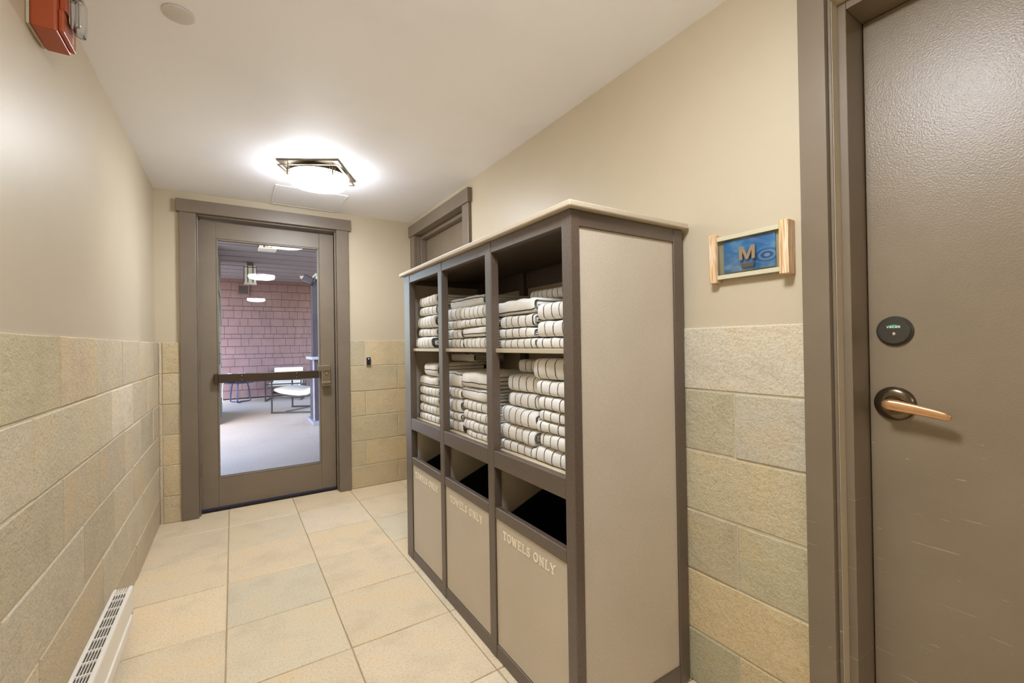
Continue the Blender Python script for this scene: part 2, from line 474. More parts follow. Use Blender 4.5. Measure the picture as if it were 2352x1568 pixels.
d1 = thing('door_1', 'brown painted door with a full glass pane and a dark push bar', 'door', (.26, 4.05, .012), kind='structure')
ly0, ly1 = 4.055, 4.100
gx0, gx1, gz0, gz1 = -.092, .620, .246, 2.068
lx0, lx1, lz0, lz1 = -.2165, .747, .018, 2.205
bxo('stile', 'leaf', d1, lx0, gx0 - .012, ly0, ly1, lz0, lz1, bev=.002)
bxo('stile', 'leaf', d1, gx1 + .012, lx1, ly0, ly1, lz0, lz1, bev=.002)
bxo('rail', 'leaf', d1, gx0 - .0115, gx1 + .0115, ly0 + .0006, ly1, gz1 + .012, lz1, bev=.0015)
bxo('rail', 'leaf', d1, gx0 - .0115, gx1 + .0115, ly0 + .0006, ly1, lz0, gz0 - .012, bev=.0015)
bm = bmesh.new()
for s0, s1 in ((ly0 + .002, ly0 + .018), (ly0 + .026, ly1 - .001)):
    box(bm, gx0 - .0113, gx0, s0, s1, gz0 - .0113, gz1 + .0113, bev=.0025); box(bm, gx1, gx1 + .0113, s0, s1, gz0 - .0113, gz1 + .0113, bev=.0025)
    box(bm, gx0, gx1, s0, s1, gz1, gz1 + .0113, bev=.0025); box(bm, gx0, gx1, s0, s1, gz0 - .0113, gz0, bev=.0025)
obj('glazing_bead', bm, 'leaf', d1)
bxo('glass_pane', 'pane', d1, gx0 - .008, gx1 + .008, ly0 + .0195, ly0 + .0245, gz0 - .008, gz1 + .008)
# push bar
pb = bxo('push_bar', 'dark_metal', d1, -.098, .612, 4.004, 4.030, .970, 1.036, bev=.004)
for xx in (.055, .44):
    for zz in (.988, 1.020):
        bm = bmesh.new(); lathe(bm, [(.0, .0), (.004, .0), (.003, .0025), (0, .003)], 10, Matrix.Translation((xx, 4.0045, zz)) @ Matrix.Rotation(pi / 2, 4, 'X')); obj('screw', bm, 'chrome', pb, True).location = Vector((0, 0, 0))
bxo('bar_bracket', 'dark_metal', d1, -.125, -.095, 4.010, ly0 + .001, .965, 1.040, bev=.004)
lp = bxo('lock_plate', 'lock_metal', d1, .637, .706, 4.012, ly0 + .001, .925, 1.075, bev=.004)
bm = bmesh.new(); lathe(bm, [(0, .012), (.009, .012), (.012, .008), (.013, 0)], 24, Matrix.Translation((.670, 4.012, 1.008)) @ Matrix.Rotation(pi / 2, 4, 'X')); obj('lock_cylinder', bm, 'chrome', lp, True)
bxo('bar_end_bracket', 'lock_metal', d1, .600, .702, 3.998, 4.0115, 1.030, 1.074, bev=.003)
bm = bmesh.new(); box(bm, .637, .706, 3.985, 4.0115, .918, .940, bev=.005); box(bm, .640, .703, 3.992, 4.0115, .900, .918, bev=.003); obj('paddle', bm, 'lock_metal', d1)
for zz in (2.01, 1.10, .315):
    bm = bmesh.new()
    tube(bm, [(-.2185, 4.048, zz - .05), (-.2185, 4.048, zz + .05)], .0068, 12)
    for k in (-.018, .018): tube(bm, [(-.2185, 4.048, zz + k - .001), (-.2185, 4.048, zz + k + .001)], .0076, 12)
    obj('hinge', bm, 'hinge', d1, True)
bm = bmesh.new(); box(bm, lx0 + .004, lx1 - .004, ly0 + .004, ly1 - .004, .0065, .0178); obj('door_gap_strip', bm, plain('blue_lit_gap', (74, 82, 120), .5), d1)  # blue daylight in the gap under the leaf, painted as this strip's colour

# ------------------------------------------------------------------ near door in the right wall (door_2, trim_2)
t2 = thing('trim_2', 'brown painted steel frame and wide casing of the near door', 'door casing', (RX, .55, 0), kind='structure')
bxo('side_casing', 'steel_frame', t2, 1.385, RX + .0005, .546, .614, 0, 2.26, bev=.0015)
bxo('side_casing', 'steel_frame', t2, 1.385, RX + .0005, -.568, -.500, 0, 2.26, bev=.0015)
bxo('head_casing', 'steel_frame', t2, 1.382, RX + .0005, -.588, .634, 2.2605, 2.345, bev=.0015)
def jamb_profile(bm, s, yb):
    # stepped steel jamb: outer bead, rabbet, stop face
    y = lambda v: yb + s * (v - .517)
    def b(x0, x1, a, c, z1):
        lo, hi = sorted((y(a), y(c))); box(bm, x0, x1, lo, hi, 0, z1, bev=.0018)
    b(1.4035, 1.585, .538, .5458, 2.2598)
    b(1.4445, 1.585, .517, .5378, 2.2595)
bm = bmesh.new(); jamb_profile(bm, 1, .517); obj('jamb', bm, 'steel_frame', t2)
bm = bmesh.new(); jamb_profile(bm, -1, -.471); obj('jamb', bm, 'steel_frame', t2)
bm = bmesh.new(); box(bm, 1.4445, 1.585, -.470, .516, 2.147, 2.17); box(bm, 1.4035, 1.585, -.4915, .5375, 2.1705, 2.2594); obj('head_jamb', bm, 'steel_frame', t2)

d2 = thing('door_2', 'brown steel door with bronze lever and round privacy indicator, scratched lower half', 'door', (1.57, .02, .006), kind='structure')
bxo('leaf', 'steel_door', d2, 1.553, 1.597, -.4685, .5145, .008, 2.145, bev=.0015)
LXF = 1.553
RM = Matrix.Rotation(-pi / 2, 4, 'Y')       # local z -> -x
def at(y, z, x=LXF): return Matrix.Translation((x, y, z)) @ RM
bm = bmesh.new(); lathe(bm, [(.047, 0), (.047, .003), (.045, .009), (.038, .0145), (.028, .017), (.021, .0165), (.0195, .013), (0, .013)], 40, at(.458, 1.051)); rose = obj('lever_rose', bm, 'rose', d2, True)
bm = bmesh.new(); lathe(bm, [(.014, .012), (.0135, .024), (.0118, .038), (.0, .038)], 28, at(.458, 1.051)); obj('spindle', bm, 'rose', rose, True).location = (0, 0, 0)
bm = bmesh.new()
# lever: swept flat oval, tapering towards its tip
prof = [(.470, 1.0525, .010, .008), (.464, 1.0525, .0125, .0135), (.452, 1.052, .0125, .015), (.435, 1.050, .0105, .0148), (.405, 1.0455, .0085, .0134), (.37, 1.0395, .0075, .0118), (.345, 1.0345, .007, .0105), (.337, 1.033, .0058, .0078), (.334, 1.0325, .003, .005)]
rings = []
for y, z, rx, rz in prof:
    rings.append([bm.verts.new((LXF - .050 + rx * (abs(cos(a)) ** .6) * (1 if cos(a) > 0 else -1), y, z + rz * (abs(sin(a)) ** .6) * (1 if sin(a) > 0 else -1))) for a in [2 * pi * q / 20 for q in range(20)]])
for a, b in zip(rings, rings[1:]):
    for q in range(20): bm.faces.new((a[q], a[(q + 1) % 20], b[(q + 1) % 20], b[q]))
bm.faces.new(rings[0]); bm.faces.new(rings[-1]); lev = obj('lever_handle', bm, 'brass', d2, True); lev['label'] = 'worn copper-coloured lever'
bm = bmesh.new(); M['ind'] = plain('dark_grey_indicator', (66, 62, 54), .35, .2, .05); lathe(bm, [(.041, 0), (.041, .004), (.0385, .007), (.0375, .007), (.0365, .0105), (.034, .0125), (0, .0125)], 40, at(.455, 1.2525)); ind = obj('privacy_indicator', bm, 'ind', d2, True)
# green arc window with VACAN(T)
bm = bmesh.new(); pts = []
for q in range(9):
    a = radians(62 + 56 * q / 8); pts.append((cos(a), sin(a)))
vo = [bm.verts.new((LXF - .0128, .455 + c * .024, 1.2525 - .010 + s * .028)) for c, s in pts]; vi = [bm.verts.new((LXF - .0128, .455 + c * .0165, 1.2525 - .010 + s * .0195)) for c, s in pts]
for q in range(8): bm.faces.new((vo[q], vo[q + 1], vi[q + 1], vi[q]))
obj('indicator_window', bm, 'green', ind).location = (0, 0, 0)
bm = bmesh.new(); lathe(bm, [(.0045, .0125), (.0045, .014), (.003, .0145), (0, .0145)], 16, at(.4545, 1.2445)); obj('emergency_slot', bm, 'chrome', ind, True).location = (0, 0, 0)

# stroke lettering ---------------------------------------------------------------
def arc(cx, cy, rx, ry, a0, a1, n=12): return [(cx + rx * cos(radians(a0 + (a1 - a0) * i / n)), cy + ry * sin(radians(a0 + (a1 - a0) * i / n))) for i in range(n + 1)]
GL = {   # polylines in a 0..w by 0..1 box: (width, [(points, weight factor)])
 'T': (.8, [([(.4, 0), (.4, 1)], 1), ([(0, .95), (.8, .95)], .6), ([(.04, .97), (.04, .76)], .5), ([(.76, .97), (.76, .76)], .5), ([(.22, .03), (.58, .03)], .45)]),
 'O': (.9, [(arc(.45, .5, .38, .46, 0, 360, 22), .85)]),
 'W': (1.15, [([(.12, .97), (.34, .03)], 1), ([(.34, .03), (.575, .9)], .6), ([(.575, .9), (.8, .03)], 1), ([(.8, .03), (1.03, .97)], .6), ([(0, .97), (.26, .97)], .45), ([(.9, .97), (1.15, .97)], .45)]),
 'E': (.75, [([(.16, 0), (.16, 1)], 1), ([(.02, .97), (.68, .97)], .5), ([(.16, .52), (.5, .52)], .5), ([(.02, .03), (.72, .03)], .5), ([(.67, 1), (.67, .78)], .45), ([(.71, 0), (.71, .24)], .45), ([(.5, .63), (.5, .4)], .4)]),
 'L': (.72, [([(.18, 0), (.18, 1)], 1), ([(.02, .97), (.36, .97)], .45), ([(.02, .03), (.68, .03)], .5), ([(.67, 0), (.67, .26)], .45)]),
 'S': (.66, [([(.56, .78)] + arc(.33, .73, .24, .23, 30, 250, 10)[1:] + [(.36, .47)] + arc(.33, .26, .25, .24, 75, -150, 10), .8), ([(.58, .97), (.58, .72)], .4), ([(.07, .03), (.07, .3)], .4)]),
 'N': (.95, [([(.18, 0), (.18, .97)], .6), ([(.16, .97), (.78, .03)], 1), ([(.78, .0), (.78, .97)], .6), ([(.02, .97), (.22, .97)], .45), ([(.04, .03), (.32, .03)], .45), ([(.64, .97), (.92, .97)], .45)]),
 'Y': (.9, [([(.1, .97), (.45, .45)], 1), ([(.8, .97), (.45, .45)], .6), ([(.45, .47), (.45, 0)], 1), ([(0, .97), (.26, .97)], .45), ([(.66, .97), (.9, .97)], .45), ([(.28, .03), (.62, .03)], .45)]),
 'V': (.85, [([(.08, .97), (.42, .03)], 1), ([(.77, .97), (.42, .03)], 1)]),
 'A': (.85, [([(.06, 0), (.42, 1)], 1), ([(.78, 0), (.42, 1)], 1), ([(.2, .33), (.64, .33)], .9)]),
 'C': (.8, [(arc(.43, .5, .36, .46, 45, 315, 14), 1)]),
 'n': (.8, [([(.12, 0), (.12, 1)], 1), ([(.12, 1), (.68, 0)], 1), ([(.68, 0), (.68, 1)], 1)]),
 'F': (.65, [([(.12, 0), (.12, 1)], 1), ([(.1, .94), (.62, .94)], 1), ([(.1, .52), (.52, .52)], 1)]),
 'I': (.3, [([(.15, 0), (.15, 1)], 1)]),
 'R': (.75, [([(.12, 0), (.12, 1)], 1), ([(.12, .94), (.4, .94)] + arc(.4, .73, .22, .21, 90, -90, 8) + [(.12, .52)], 1), ([(.4, .5), (.7, 0)], 1)]),
 'e': (.65, [([(.12, 0), (.12, 1)], 1), ([(.1, .94), (.62, .94)], 1), ([(.1, .5), (.52, .5)], 1), ([(.1, .06), (.62, .06)], 1)]),
}
def lettering(bm, text, o, u, v, n, h, wt, depth, gap=.16, space=.55):
    x = 0; dep0 = depth; cnt = 0
    for ch in text:
        if ch == ' ': x += space * h; continue
        w, strokes = GL[ch]
        for pts, f in strokes:
            hw = wt * f * h / 2
            for (ax, ay), (bx_, by_) in zip(pts, pts[1:]):
                a = Vector((ax * h + x, ay * h)); b = Vector((bx_ * h + x, by_ * h)); d = (b - a)
                if d.length < 1e-6: continue
                cnt += 1; depth = dep0 * (1 + .02 * (cnt % 23))     # each stroke a hair proud of the last, so tops never coincide
                d.normalize(); q = Vector((-d.y, d.x)) * hw; a2 = a - d * hw * .5; b2 = b + d * hw * .5
                cs = [a2 + q, a2 - q, b2 - q, b2 + q]
                top = [bm.verts.new(o + u * c.x + v * c.y + n * depth) for c in cs]; bot = [bm.verts.new(o + u * c.x + v * c.y) for c in cs]
                bm.faces.new(top)
                for i in range(4): bm.faces.new((bot[i], bot[(i + 1) % 4], top[(i + 1) % 4], top[i]))
        x += (w + gap) * h
    return x
def text_width(text, h, gap=.16, space=.55):
    return sum((space if c == ' ' else GL[c][0] + gap) * h for c in text) - gap * h

bm = bmesh.new(); wv = text_width('VACAn', .0062)
lettering(bm, 'VACAn', Vector((LXF - .01285, .455 + wv / 2, 1.2525 + .0085)), -Y, Z, -X, .0062, .2, .0003); obj('indicator_lettering', bm, 'white_print', ind).location = (0, 0, 0)

# ------------------------------------------------------------------ far door in the right wall (door_3, trim_3)
t3 = thing('trim_3', 'brown painted casing of the door behind the towel cabinet', 'door casing', (RX, 3.3, 0), kind='structure')
bxo('side_casing', 'trim', t3, 1.385, RX + .0005, 2.713, 2.812, 0, 2.222, bev=.002)
bxo('side_casing', 'trim', t3, 1.385, RX + .0005, 3.80, 3.895, 0, 2.222, bev=.002)
bxo('head_casing', 'trim', t3, 1.375, RX + .0005, 2.700, 3.912, 2.2225, 2.322, bev=.002)
bxo('jamb', 'trim', t3, RX + .001, 1.58, 2.793, 2.811, 0, 2.224)
bxo('jamb', 'trim', t3, RX + .001, 1.58, 3.801, 3.819, 0, 2.224)
bxo('head_jamb', 'trim', t3, RX + .001, 1.58, 2.793, 3.819, 2.2245, 2.243)
for a, b, z0, z1 in ((2.8115, 2.832, 0, 2.19), (3.78, 3.8005, 0, 2.19)): bxo('door_stop', 'trim', t3, 1.45, 1.50, a, b, z0, z1, bev=.003)
bxo('head_stop', 'trim', t3, 1.45, 1.50, 2.8115, 3.8005, 2.1905, 2.224, bev=.003)
d3 = thing('door_3', 'brown flush door mostly hidden behind the towel cabinet', 'door', (1.53, 3.3, .006), kind='structure')
bxo('leaf', 'leaf', d3, 1.5005, 1.545, 2.8145, 3.7975, .008, 2.2205, bev=.0015)

# ------------------------------------------------------------------ towel cabinet
cab = thing('towel_cabinet', 'tall brown and tan open towel cabinet with three bays and bins', 'cabinet', (1.12, 1.77, 0))
CX0, CX1 = .859, 1.390
CY0, CY1 = 1.012, 2.533
PY = [(CY0, 1.056), (1.497, 1.545), (1.981, 2.027), (2.440, CY1)]
zt = EYE + .405
bxo('top_board', 'top_tan', cab, .838, 1.396, .990, 2.560, zt, zt + .019, bev=.004)
for i, (a, b) in enumerate(PY):
    bxo('front_post', 'frame_brown', cab, CX0, CX0 + .036, a, b, 0.001, zt - .0005, bev=.003)
    bxo('back_post', 'frame_brown', cab, CX1 - .048, CX1, a, b, 0.001, zt - .0005, bev=.003)
BAYS = [(PY[i][1], PY[i + 1][0]) for i in range(3)]        # near, middle, far
SH1, SH2 = EYE - .019, EYE - .42
for a, b in BAYS:
    bxo('top_rail', 'frame_brown', cab, CX0 + .002, CX0 + .03, a + .0005, b - .0005, EYE + .359, zt - .0005, bev=.0015)
    bxo('shelf_rail', 'frame_brown', cab, CX0 + .001, CX0 + .03, a + .0005, b - .0005, EYE - .484, SH2 + .001, bev=.0025)
    bxo('bottom_rail', 'frame_brown', cab, CX0 + .002, CX0 + .03, a + .0005, b - .0005, 0.001, EYE - 1.178, bev=.0015)
    bxo('back_rail', 'frame_brown', cab, CX1 - .03, CX1 - .004, a + .0005, b - .0005, EYE + .30, zt - .0005)
    bxo('back_rail', 'frame_brown', cab, CX1 - .03, CX1 - .004, a + .0005, b - .0005, 0.001, .06)
    bxo('back_panel', 'panel_tan', cab, CX1 - .02, CX1 - .008, a + .0005, b - .0005, .0605, EYE + .2995)
    bxo('shelf', 'top_tan', cab, CX0 + .018, CX1 - .05, a - .012, b + .012, SH1 - .016, SH1, bev=.0015)
    bxo('shelf', 'top_tan', cab, CX0 + .0305, CX1 - .05, a - .012, b + .012, SH2 - .018, SH2, bev=.0015)
bxo('underside_board', 'frame_brown', cab, CX0 + .037, CX1 - .049, CY0 + .03, CY1 - .03, zt - .02, zt - .001)
# side frames: near and far
for y0, y1 in ((CY0 + .002, CY0 + .03), (CY1 - .03, CY1 - .002)):
    bxo('side_top_rail', 'frame_brown', cab, CX0 + .0365, CX1 - .0485, y0, y1, EYE + .356, zt - .0005, bev=.0015)
    bxo('side_bottom_rail', 'frame_brown', cab, CX0 + .0365, CX1 - .0485, y0, y1, 0.001, EYE - 1.168, bev=.0015)
bxo('side_panel', 'panel_tan', cab, CX0 + .0365, CX1 - .0485, CY0 + .008, CY0 + .022, EYE - 1.1675, EYE + .3555)
bxo('side_panel', 'panel_tan', cab, CX0 + .0365, CX1 - .0485, CY1 - .022, CY1 - .008, EYE - 1.1675, EYE + .3555)
# partitions between the bins
for a, b in PY[1:3]:
    ym = (a + b) / 2
    bxo('partition', 'panel_tan', cab, CX0 + .0365, CX1 - .05, ym - .007, ym + .007, .03, SH2 - .0185)
bxo('partition', 'panel_tan', cab, CX0 + .0365, CX1 - .05, PY[3][0] + .002, PY[3][0] + .016, .03, SH2 - .0185)
# bin fronts
for a, b in BAYS:
    pn = bxo('bin_front', 'panel_tan', cab, CX0 + .006, CX0 + .020, a + .003, b - .003, EYE - 1.1765, EYE - .6845, bev=.001)
    bxo('bin_top_strip', 'frame_brown', cab, CX0 + .002, CX0 + .026, a + .002, b - .002, EYE - .684, EYE - .641, bev=.003)
    bm = bmesh.new(); h = .030; w = text_width('TOWELS ONLY', h, .2); k = .322 / w
    bm.free(); xx = 0
    for ch in 'TOWELS ONLY':
        if ch == ' ': xx += .55 * h; continue
        bm = bmesh.new(); lettering(bm, ch, Vector((CX0 + .0061, (a + b) / 2 + .0055 + .161 - xx * k, EYE - .7475)), -Y * k, Z, -X, h, .205, .0012, .2)
        obj('letter', bm, 'letter', pn); xx += (GL[ch][0] + .2) * h
# black bins standing inside
for (a, b), nm in zip(BAYS, ('nearest', 'middle', 'farthest')):
    bn = thing('towel_bin', 'black plastic bin behind the TOWELS ONLY front of the %s bay' % nm, 'bin', (1.1, (a + b) / 2, .032), group='black bins inside the cabinet')
    y0, y1, x0, x1 = a - .012, min(b + .012, 2.434), .905, 1.325
    zf, zb = EYE - .702, EYE - .535
    def slab(bm, pts, n, t):
        f = [bm.verts.new(p) for p in pts]; g = [bm.verts.new(Vector(p) + n * t) for p in pts]
        bm.faces.new(f); bm.faces.new(g[::-1])
        for i in range(len(f)): bm.faces.new((f[i], g[i], g[(i + 1) % len(f)], f[(i + 1) % len(f)]))
    bm = bmesh.new()
    slab(bm, [(x0, y0, .034), (x1, y0, .034), (x1, y0, zb), (x0, y0, zf)], Y, .004)
    slab(bm, [(x0, y1, .034), (x1, y1, .034), (x1, y1, zb), (x0, y1, zf)], -Y, .004)
    slab(bm, [(x0, y0, .034), (x0, y1, .034), (x0, y1, zf), (x0, y0, zf)], X, .004)
    slab(bm, [(x1, y0, .034), (x1, y1, .034), (x1, y1, zb), (x1, y0, zb)], -X, .004)
    slab(bm, [(x0, y0, .034), (x1, y0, .034), (x1, y1, .034), (x0, y1, .034)], Z, .004)
    obj('bin_body', bm, 'bin', bn)
    bm = bmesh.new(); tube(bm, [(x0, y0 + .002, zf), (x1, y0 + .002, zb), (x1, y1 - .002, zb), (x0, y1 - .002, zf)], .005, 6, True); obj('rim', bm, 'bin', bn)
bm = bmesh.new(); box(bm, CX0 + .037, CX1 - .05, CY0 + .03, CY1 - .03, .012, .030); obj('floor_board', bm, 'frame_brown', cab)

# ------------------------------------------------------------------ folded towels
def vnoise(seed):
    r = random.Random(seed)
    ph = [(r.uniform(4, 11), r.uniform(0, 6.28), r.uniform(9, 22), r.uniform(0, 6.28), r.uniform(15, 45), r.uniform(0, 6.28)) for _ in range(3)]
    def f(a, b, i):
        p = ph[i]
        return .5 * sin(p[0] * a + p[1] + 14 * b) + .3 * sin(p[2] * a + p[3] - 22 * b) + .2 * sin(p[4] * b + p[5] + 5 * a)
    return f

def towel(label, xf, y0, y1, z0, z1, depth=.30, along=False, phase=None, rz=0.0, tilt=0.0, roll=False, pitch=.0455, group='striped towels folded on the cabinet shelves', wav=1.0, layers=2):
    """Folded terry towel, its round fold facing -x at xf; y0..y1 its length; layers nested like a book fold."""
    seed = R.randint(0, 99999); nz = vnoise(seed); rr = random.Random(seed)
    L = y1 - y0; H = z1 - z0 - .0008; W = depth
    ph = rr.uniform(0, 1) if phase is None else phase
    bm = bmesh.new(); uvl = bm.loops.layers.uv.new('cloth')
    t = H / (2 * layers)
    ny = 14
    def outline(i):
        # closed outline of the i-th nested fold in (x,z), with arc length along the cloth
        ro = H / 2 - i * t; ri = max(ro - t * .93, .0012)
        fx = 0 + i * t * 1.0; bx = W - (0 if i == 0 else rr.uniform(.004, .02))
        flat = .62 + .1 * rr.random()           # the bend is squashed, not a perfect half circle
        out = []
        zc = H / 2
        nst = 6
        for k in range(nst): out.append((bx - (bx - fx - ro) * k / nst, zc - ro))
        for k in range(11):
            a = -pi / 2 - pi * k / 10
            cx, sx = cos(a), sin(a)
            out.append((fx + ro + ro * (abs(cx) ** flat) * (-1 if cx < 0 else 1), zc + ro * (abs(sx) ** flat) * (1 if sx > 0 else -1)))
        for k in range(nst): out.append((fx + ro + (bx - fx - ro) * (k + 1) / nst, zc + ro))
        n_out = len(out)
        for k in range(4): out.append((bx - (bx - fx - ro) * k / 4, zc + ri))
        for k in range(7):
            a = pi / 2 + pi * k / 6
            out.append((fx + ro + ri * cos(a), zc + ri * sin(a)))
        for k in range(4): out.append((fx + ro + (bx - fx - ro) * (k + 1) / 4, zc - ri))
        return out, n_out
    for i in range(layers):
        out, n_out = outline(i)
        arcs = [0]
        for a, b in zip(out, out[1:]): arcs.append(arcs[-1] + math.hypot(a[0] - b[0], a[1] - b[1]))
        e0, e1 = rr.uniform(0, .006) + i * .003, rr.uniform(0, .006) + i * .003
        ys = [e0, e0 + .002, e0 + .007] + [e0 + .014 + (L - e0 - e1 - .028) * k / ny for k in range(ny + 1)] + [L - e1 - .007, L - e1 - .002, L - e1]
        ins = [.0065, .0028, .0008] + [0] * (ny + 1) + [.0008, .0028, .0065]
        zc = H / 2
        cen_x = sum(p[0] for p in out[:n_out]) / n_out
        rings = []
        for y, s in zip(ys, ins):
            ring = []
            for (x, z) in out:
                s2 = min(s, t * .33)
                # round the ends: shrink strip thickness towards its mid line
                dz = z - zc; mid = (H / 2 - (i + .5) * t)
                r_ = math.hypot(min(0, x - (i * t + H / 2 - i * t)), dz) if x < H / 2 else abs(dz)
                kfac = 1 - s2 / max(t, 1e-5) * (1 if r_ > mid else -1)
                if x < H / 2:
                    cx0 = H / 2
                    x2 = cx0 + (x - cx0) * kfac; z2 = zc + dz * kfac
                else: x2, z2 = x, zc + dz * kfac
                a = y / L
                front = max(0, 1 - x2 / (W * .8))
                x2 += wav * .0045 * nz(y * 3, dz * 1.5, 0) * front
                lift = z2 / H
                z2 = z2 - wav * lift * H * .07 * (.5 + .5 * nz(y * 3.5, 0, 1)) - wav * .0018 * front * lift * (1 + nz(y * 8, x2, 2))
                z2 = max(z2, .0004 + .0015 * (lift > .1))
                z2 += tilt * (a - .5) * 1.0 * (1 if tilt else 0) + (abs(tilt) * .5 if tilt else 0)
                ring.append((bm.verts.new((x2, y - L / 2, z2)), y))
            rings.append(ring)
        nr = len(out); v_mid = (W - H / 2) + ph * H * 1.7 if i == 0 else 99.0
        def uvset(f, data):
            for lp, (yy_, vv) in zip(f.loops, data):
                u_ = max(0.0, min(.99, .49 + (vv - v_mid) / (pitch * 1.25))) if along else (yy_ / pitch + ph)
                lp[uvl].uv = (u_, vv / pitch)
        for ra, rb in zip(rings, rings[1:]):
            for k in range(nr):
                k2 = (k + 1) % nr
                f = bm.faces.new((ra[k][0], rb[k][0], rb[k2][0], ra[k2][0]))
                va, vb = arcs[k], (arcs[k2] if k2 else arcs[-1] + .004)
                uvset(f, [(ra[k][1], va), (rb[k][1], va), (rb[k2][1], vb), (ra[k2][1], vb)])
        for rg in (rings[0], rings[-1]):
            f = bm.faces.new([v[0] for v in rg])
            for lp in f.loops: lp[uvl].uv = (.1, .1)
    bmesh.ops.recalc_face_normals(bm, faces=bm.faces)
    me = bpy.data.meshes.new('folded_towel'); bm.to_mesh(me); bm.free()
    for p in me.polygons: p.use_smooth = True
    try: me.set_sharp_from_angle(angle=radians(60))
    except Exception: pass
    me.materials.append(M['towel'])
    o = bpy.data.objects.new('folded_towel', me); C.objects.link(o)
    o.location = (xf, (y0 + y1) / 2, z0 + .0004); o.rotation_euler = (0, 0, radians(rz))
    tag(o, label, 'towel', group)
    return o

def ordinal(i, n):
    names = ['bottom', 'second from bottom', 'third from bottom', 'fourth from bottom', 'fifth from bottom', 'sixth from bottom', 'seventh from bottom']
    return 'top' if i == n - 1 and n > 1 else names[i]

def stack(desc, zs, y0, y1, base, xs=None, opts=None):
    n = len(zs) - 1
    for i in range(n):
        k = dict(opts.get(i, {})) if opts else {}
        a = y0 + R.uniform(-.006, .006) + k.pop('dy0', 0); b = y1 + R.uniform(-.006, .006) + k.pop('dy1', 0)
        xf = (xs[i] if xs else .907) + R.uniform(-.003, .003)
        what = 'white towel with single long stripe' if k.get('along') else 'white towel with navy stripes'
        towel('%s, %s of %s' % (what, ordinal(i, n), desc), xf, a, b, base + zs[i], base + zs[i + 1], rz=k.pop('rz', R.uniform(-1.5, 1.5)), **k)

# upper shelf
stack('upper right stack, nearest bay', [0, .039, .099, .163], 1.064, 1.268, SH1)
stack('upper left stack, nearest bay', [0, .040, .080, .130, .190], 1.280, 1.530, SH1, opts={3: dict(along=True, phase=.30, dy1=.02)})
towel('white striped towel lying across the back of the upper shelf, nearest bay', 1.04, 1.07, 1.50, SH1 + .191, SH1 + .236, .24, pitch=.03)
stack('upper right stack, middle bay', [0, .052, .098, .136, .194], 1.615, 1.864, SH1, opts={1: dict(along=True, phase=.38), 2: dict(rz=4)})
stack('upper left stack, middle bay', [0, .047, .095, .139, .20, .255], 1.878, 2.095, SH1, xs=[.907, .907, .912, .918, .955], opts={4: dict(along=True, phase=.62, dy0=-.12)})
stack('upper stack, farthest bay', [0, .066, .112, .182, .234, .294], 2.17, 2.422, SH1, xs=[.885, .905, .90, .91, .905], opts={0: dict(dy1=.012), 3: dict(dy1=-.015)})
# lower shelf
stack('lower right stack, nearest bay', [0, .058, .109, .149, .188, .237, .292, .372], 1.066, 1.270, SH2, opts={6: dict(dy1=.012), 0: dict(dy1=.02)})
stack('lower left stack, nearest bay', [0, .043, .106, .175, .233, .300], 1.285, 1.528, SH2, xs=[.907, .905, .907, .925, .93], opts={3: dict(dy1=-.03), 4: dict(dy1=-.03)})
towel('white striped towel set back on top of the lower left stack, nearest bay', .995, 1.30, 1.53, SH2 + .301, SH2 + .356, .27)
stack('lower right stack, middle bay', [0, .030, .077, .119, .166, .222, .295], 1.61, 1.872, SH2, opts={0: dict(dy1=-.025), 4: dict(along=True, phase=.70, dy1=.010), 5: dict(along=True, phase=.40)})
stack('lower left stack, middle bay', [0, .055, .092, .16, .212, .29], 1.885, 2.09, SH2, opts={4: dict(along=True, phase=.72)})
stack('lower stack, farthest bay', [0, .040, .092, .142, .189, .249, .322], 2.17, 2.432, SH2, opts={4: dict(along=True, phase=.34), 5: dict(dy1=-.06, along=True, phase=.5)})
towel('white folded towel at the back of the lower shelf, behind the second cabinet post', 1.09, 2.10, 2.40, SH2 + .323, SH2 + .372, .2, along=True, phase=.8)

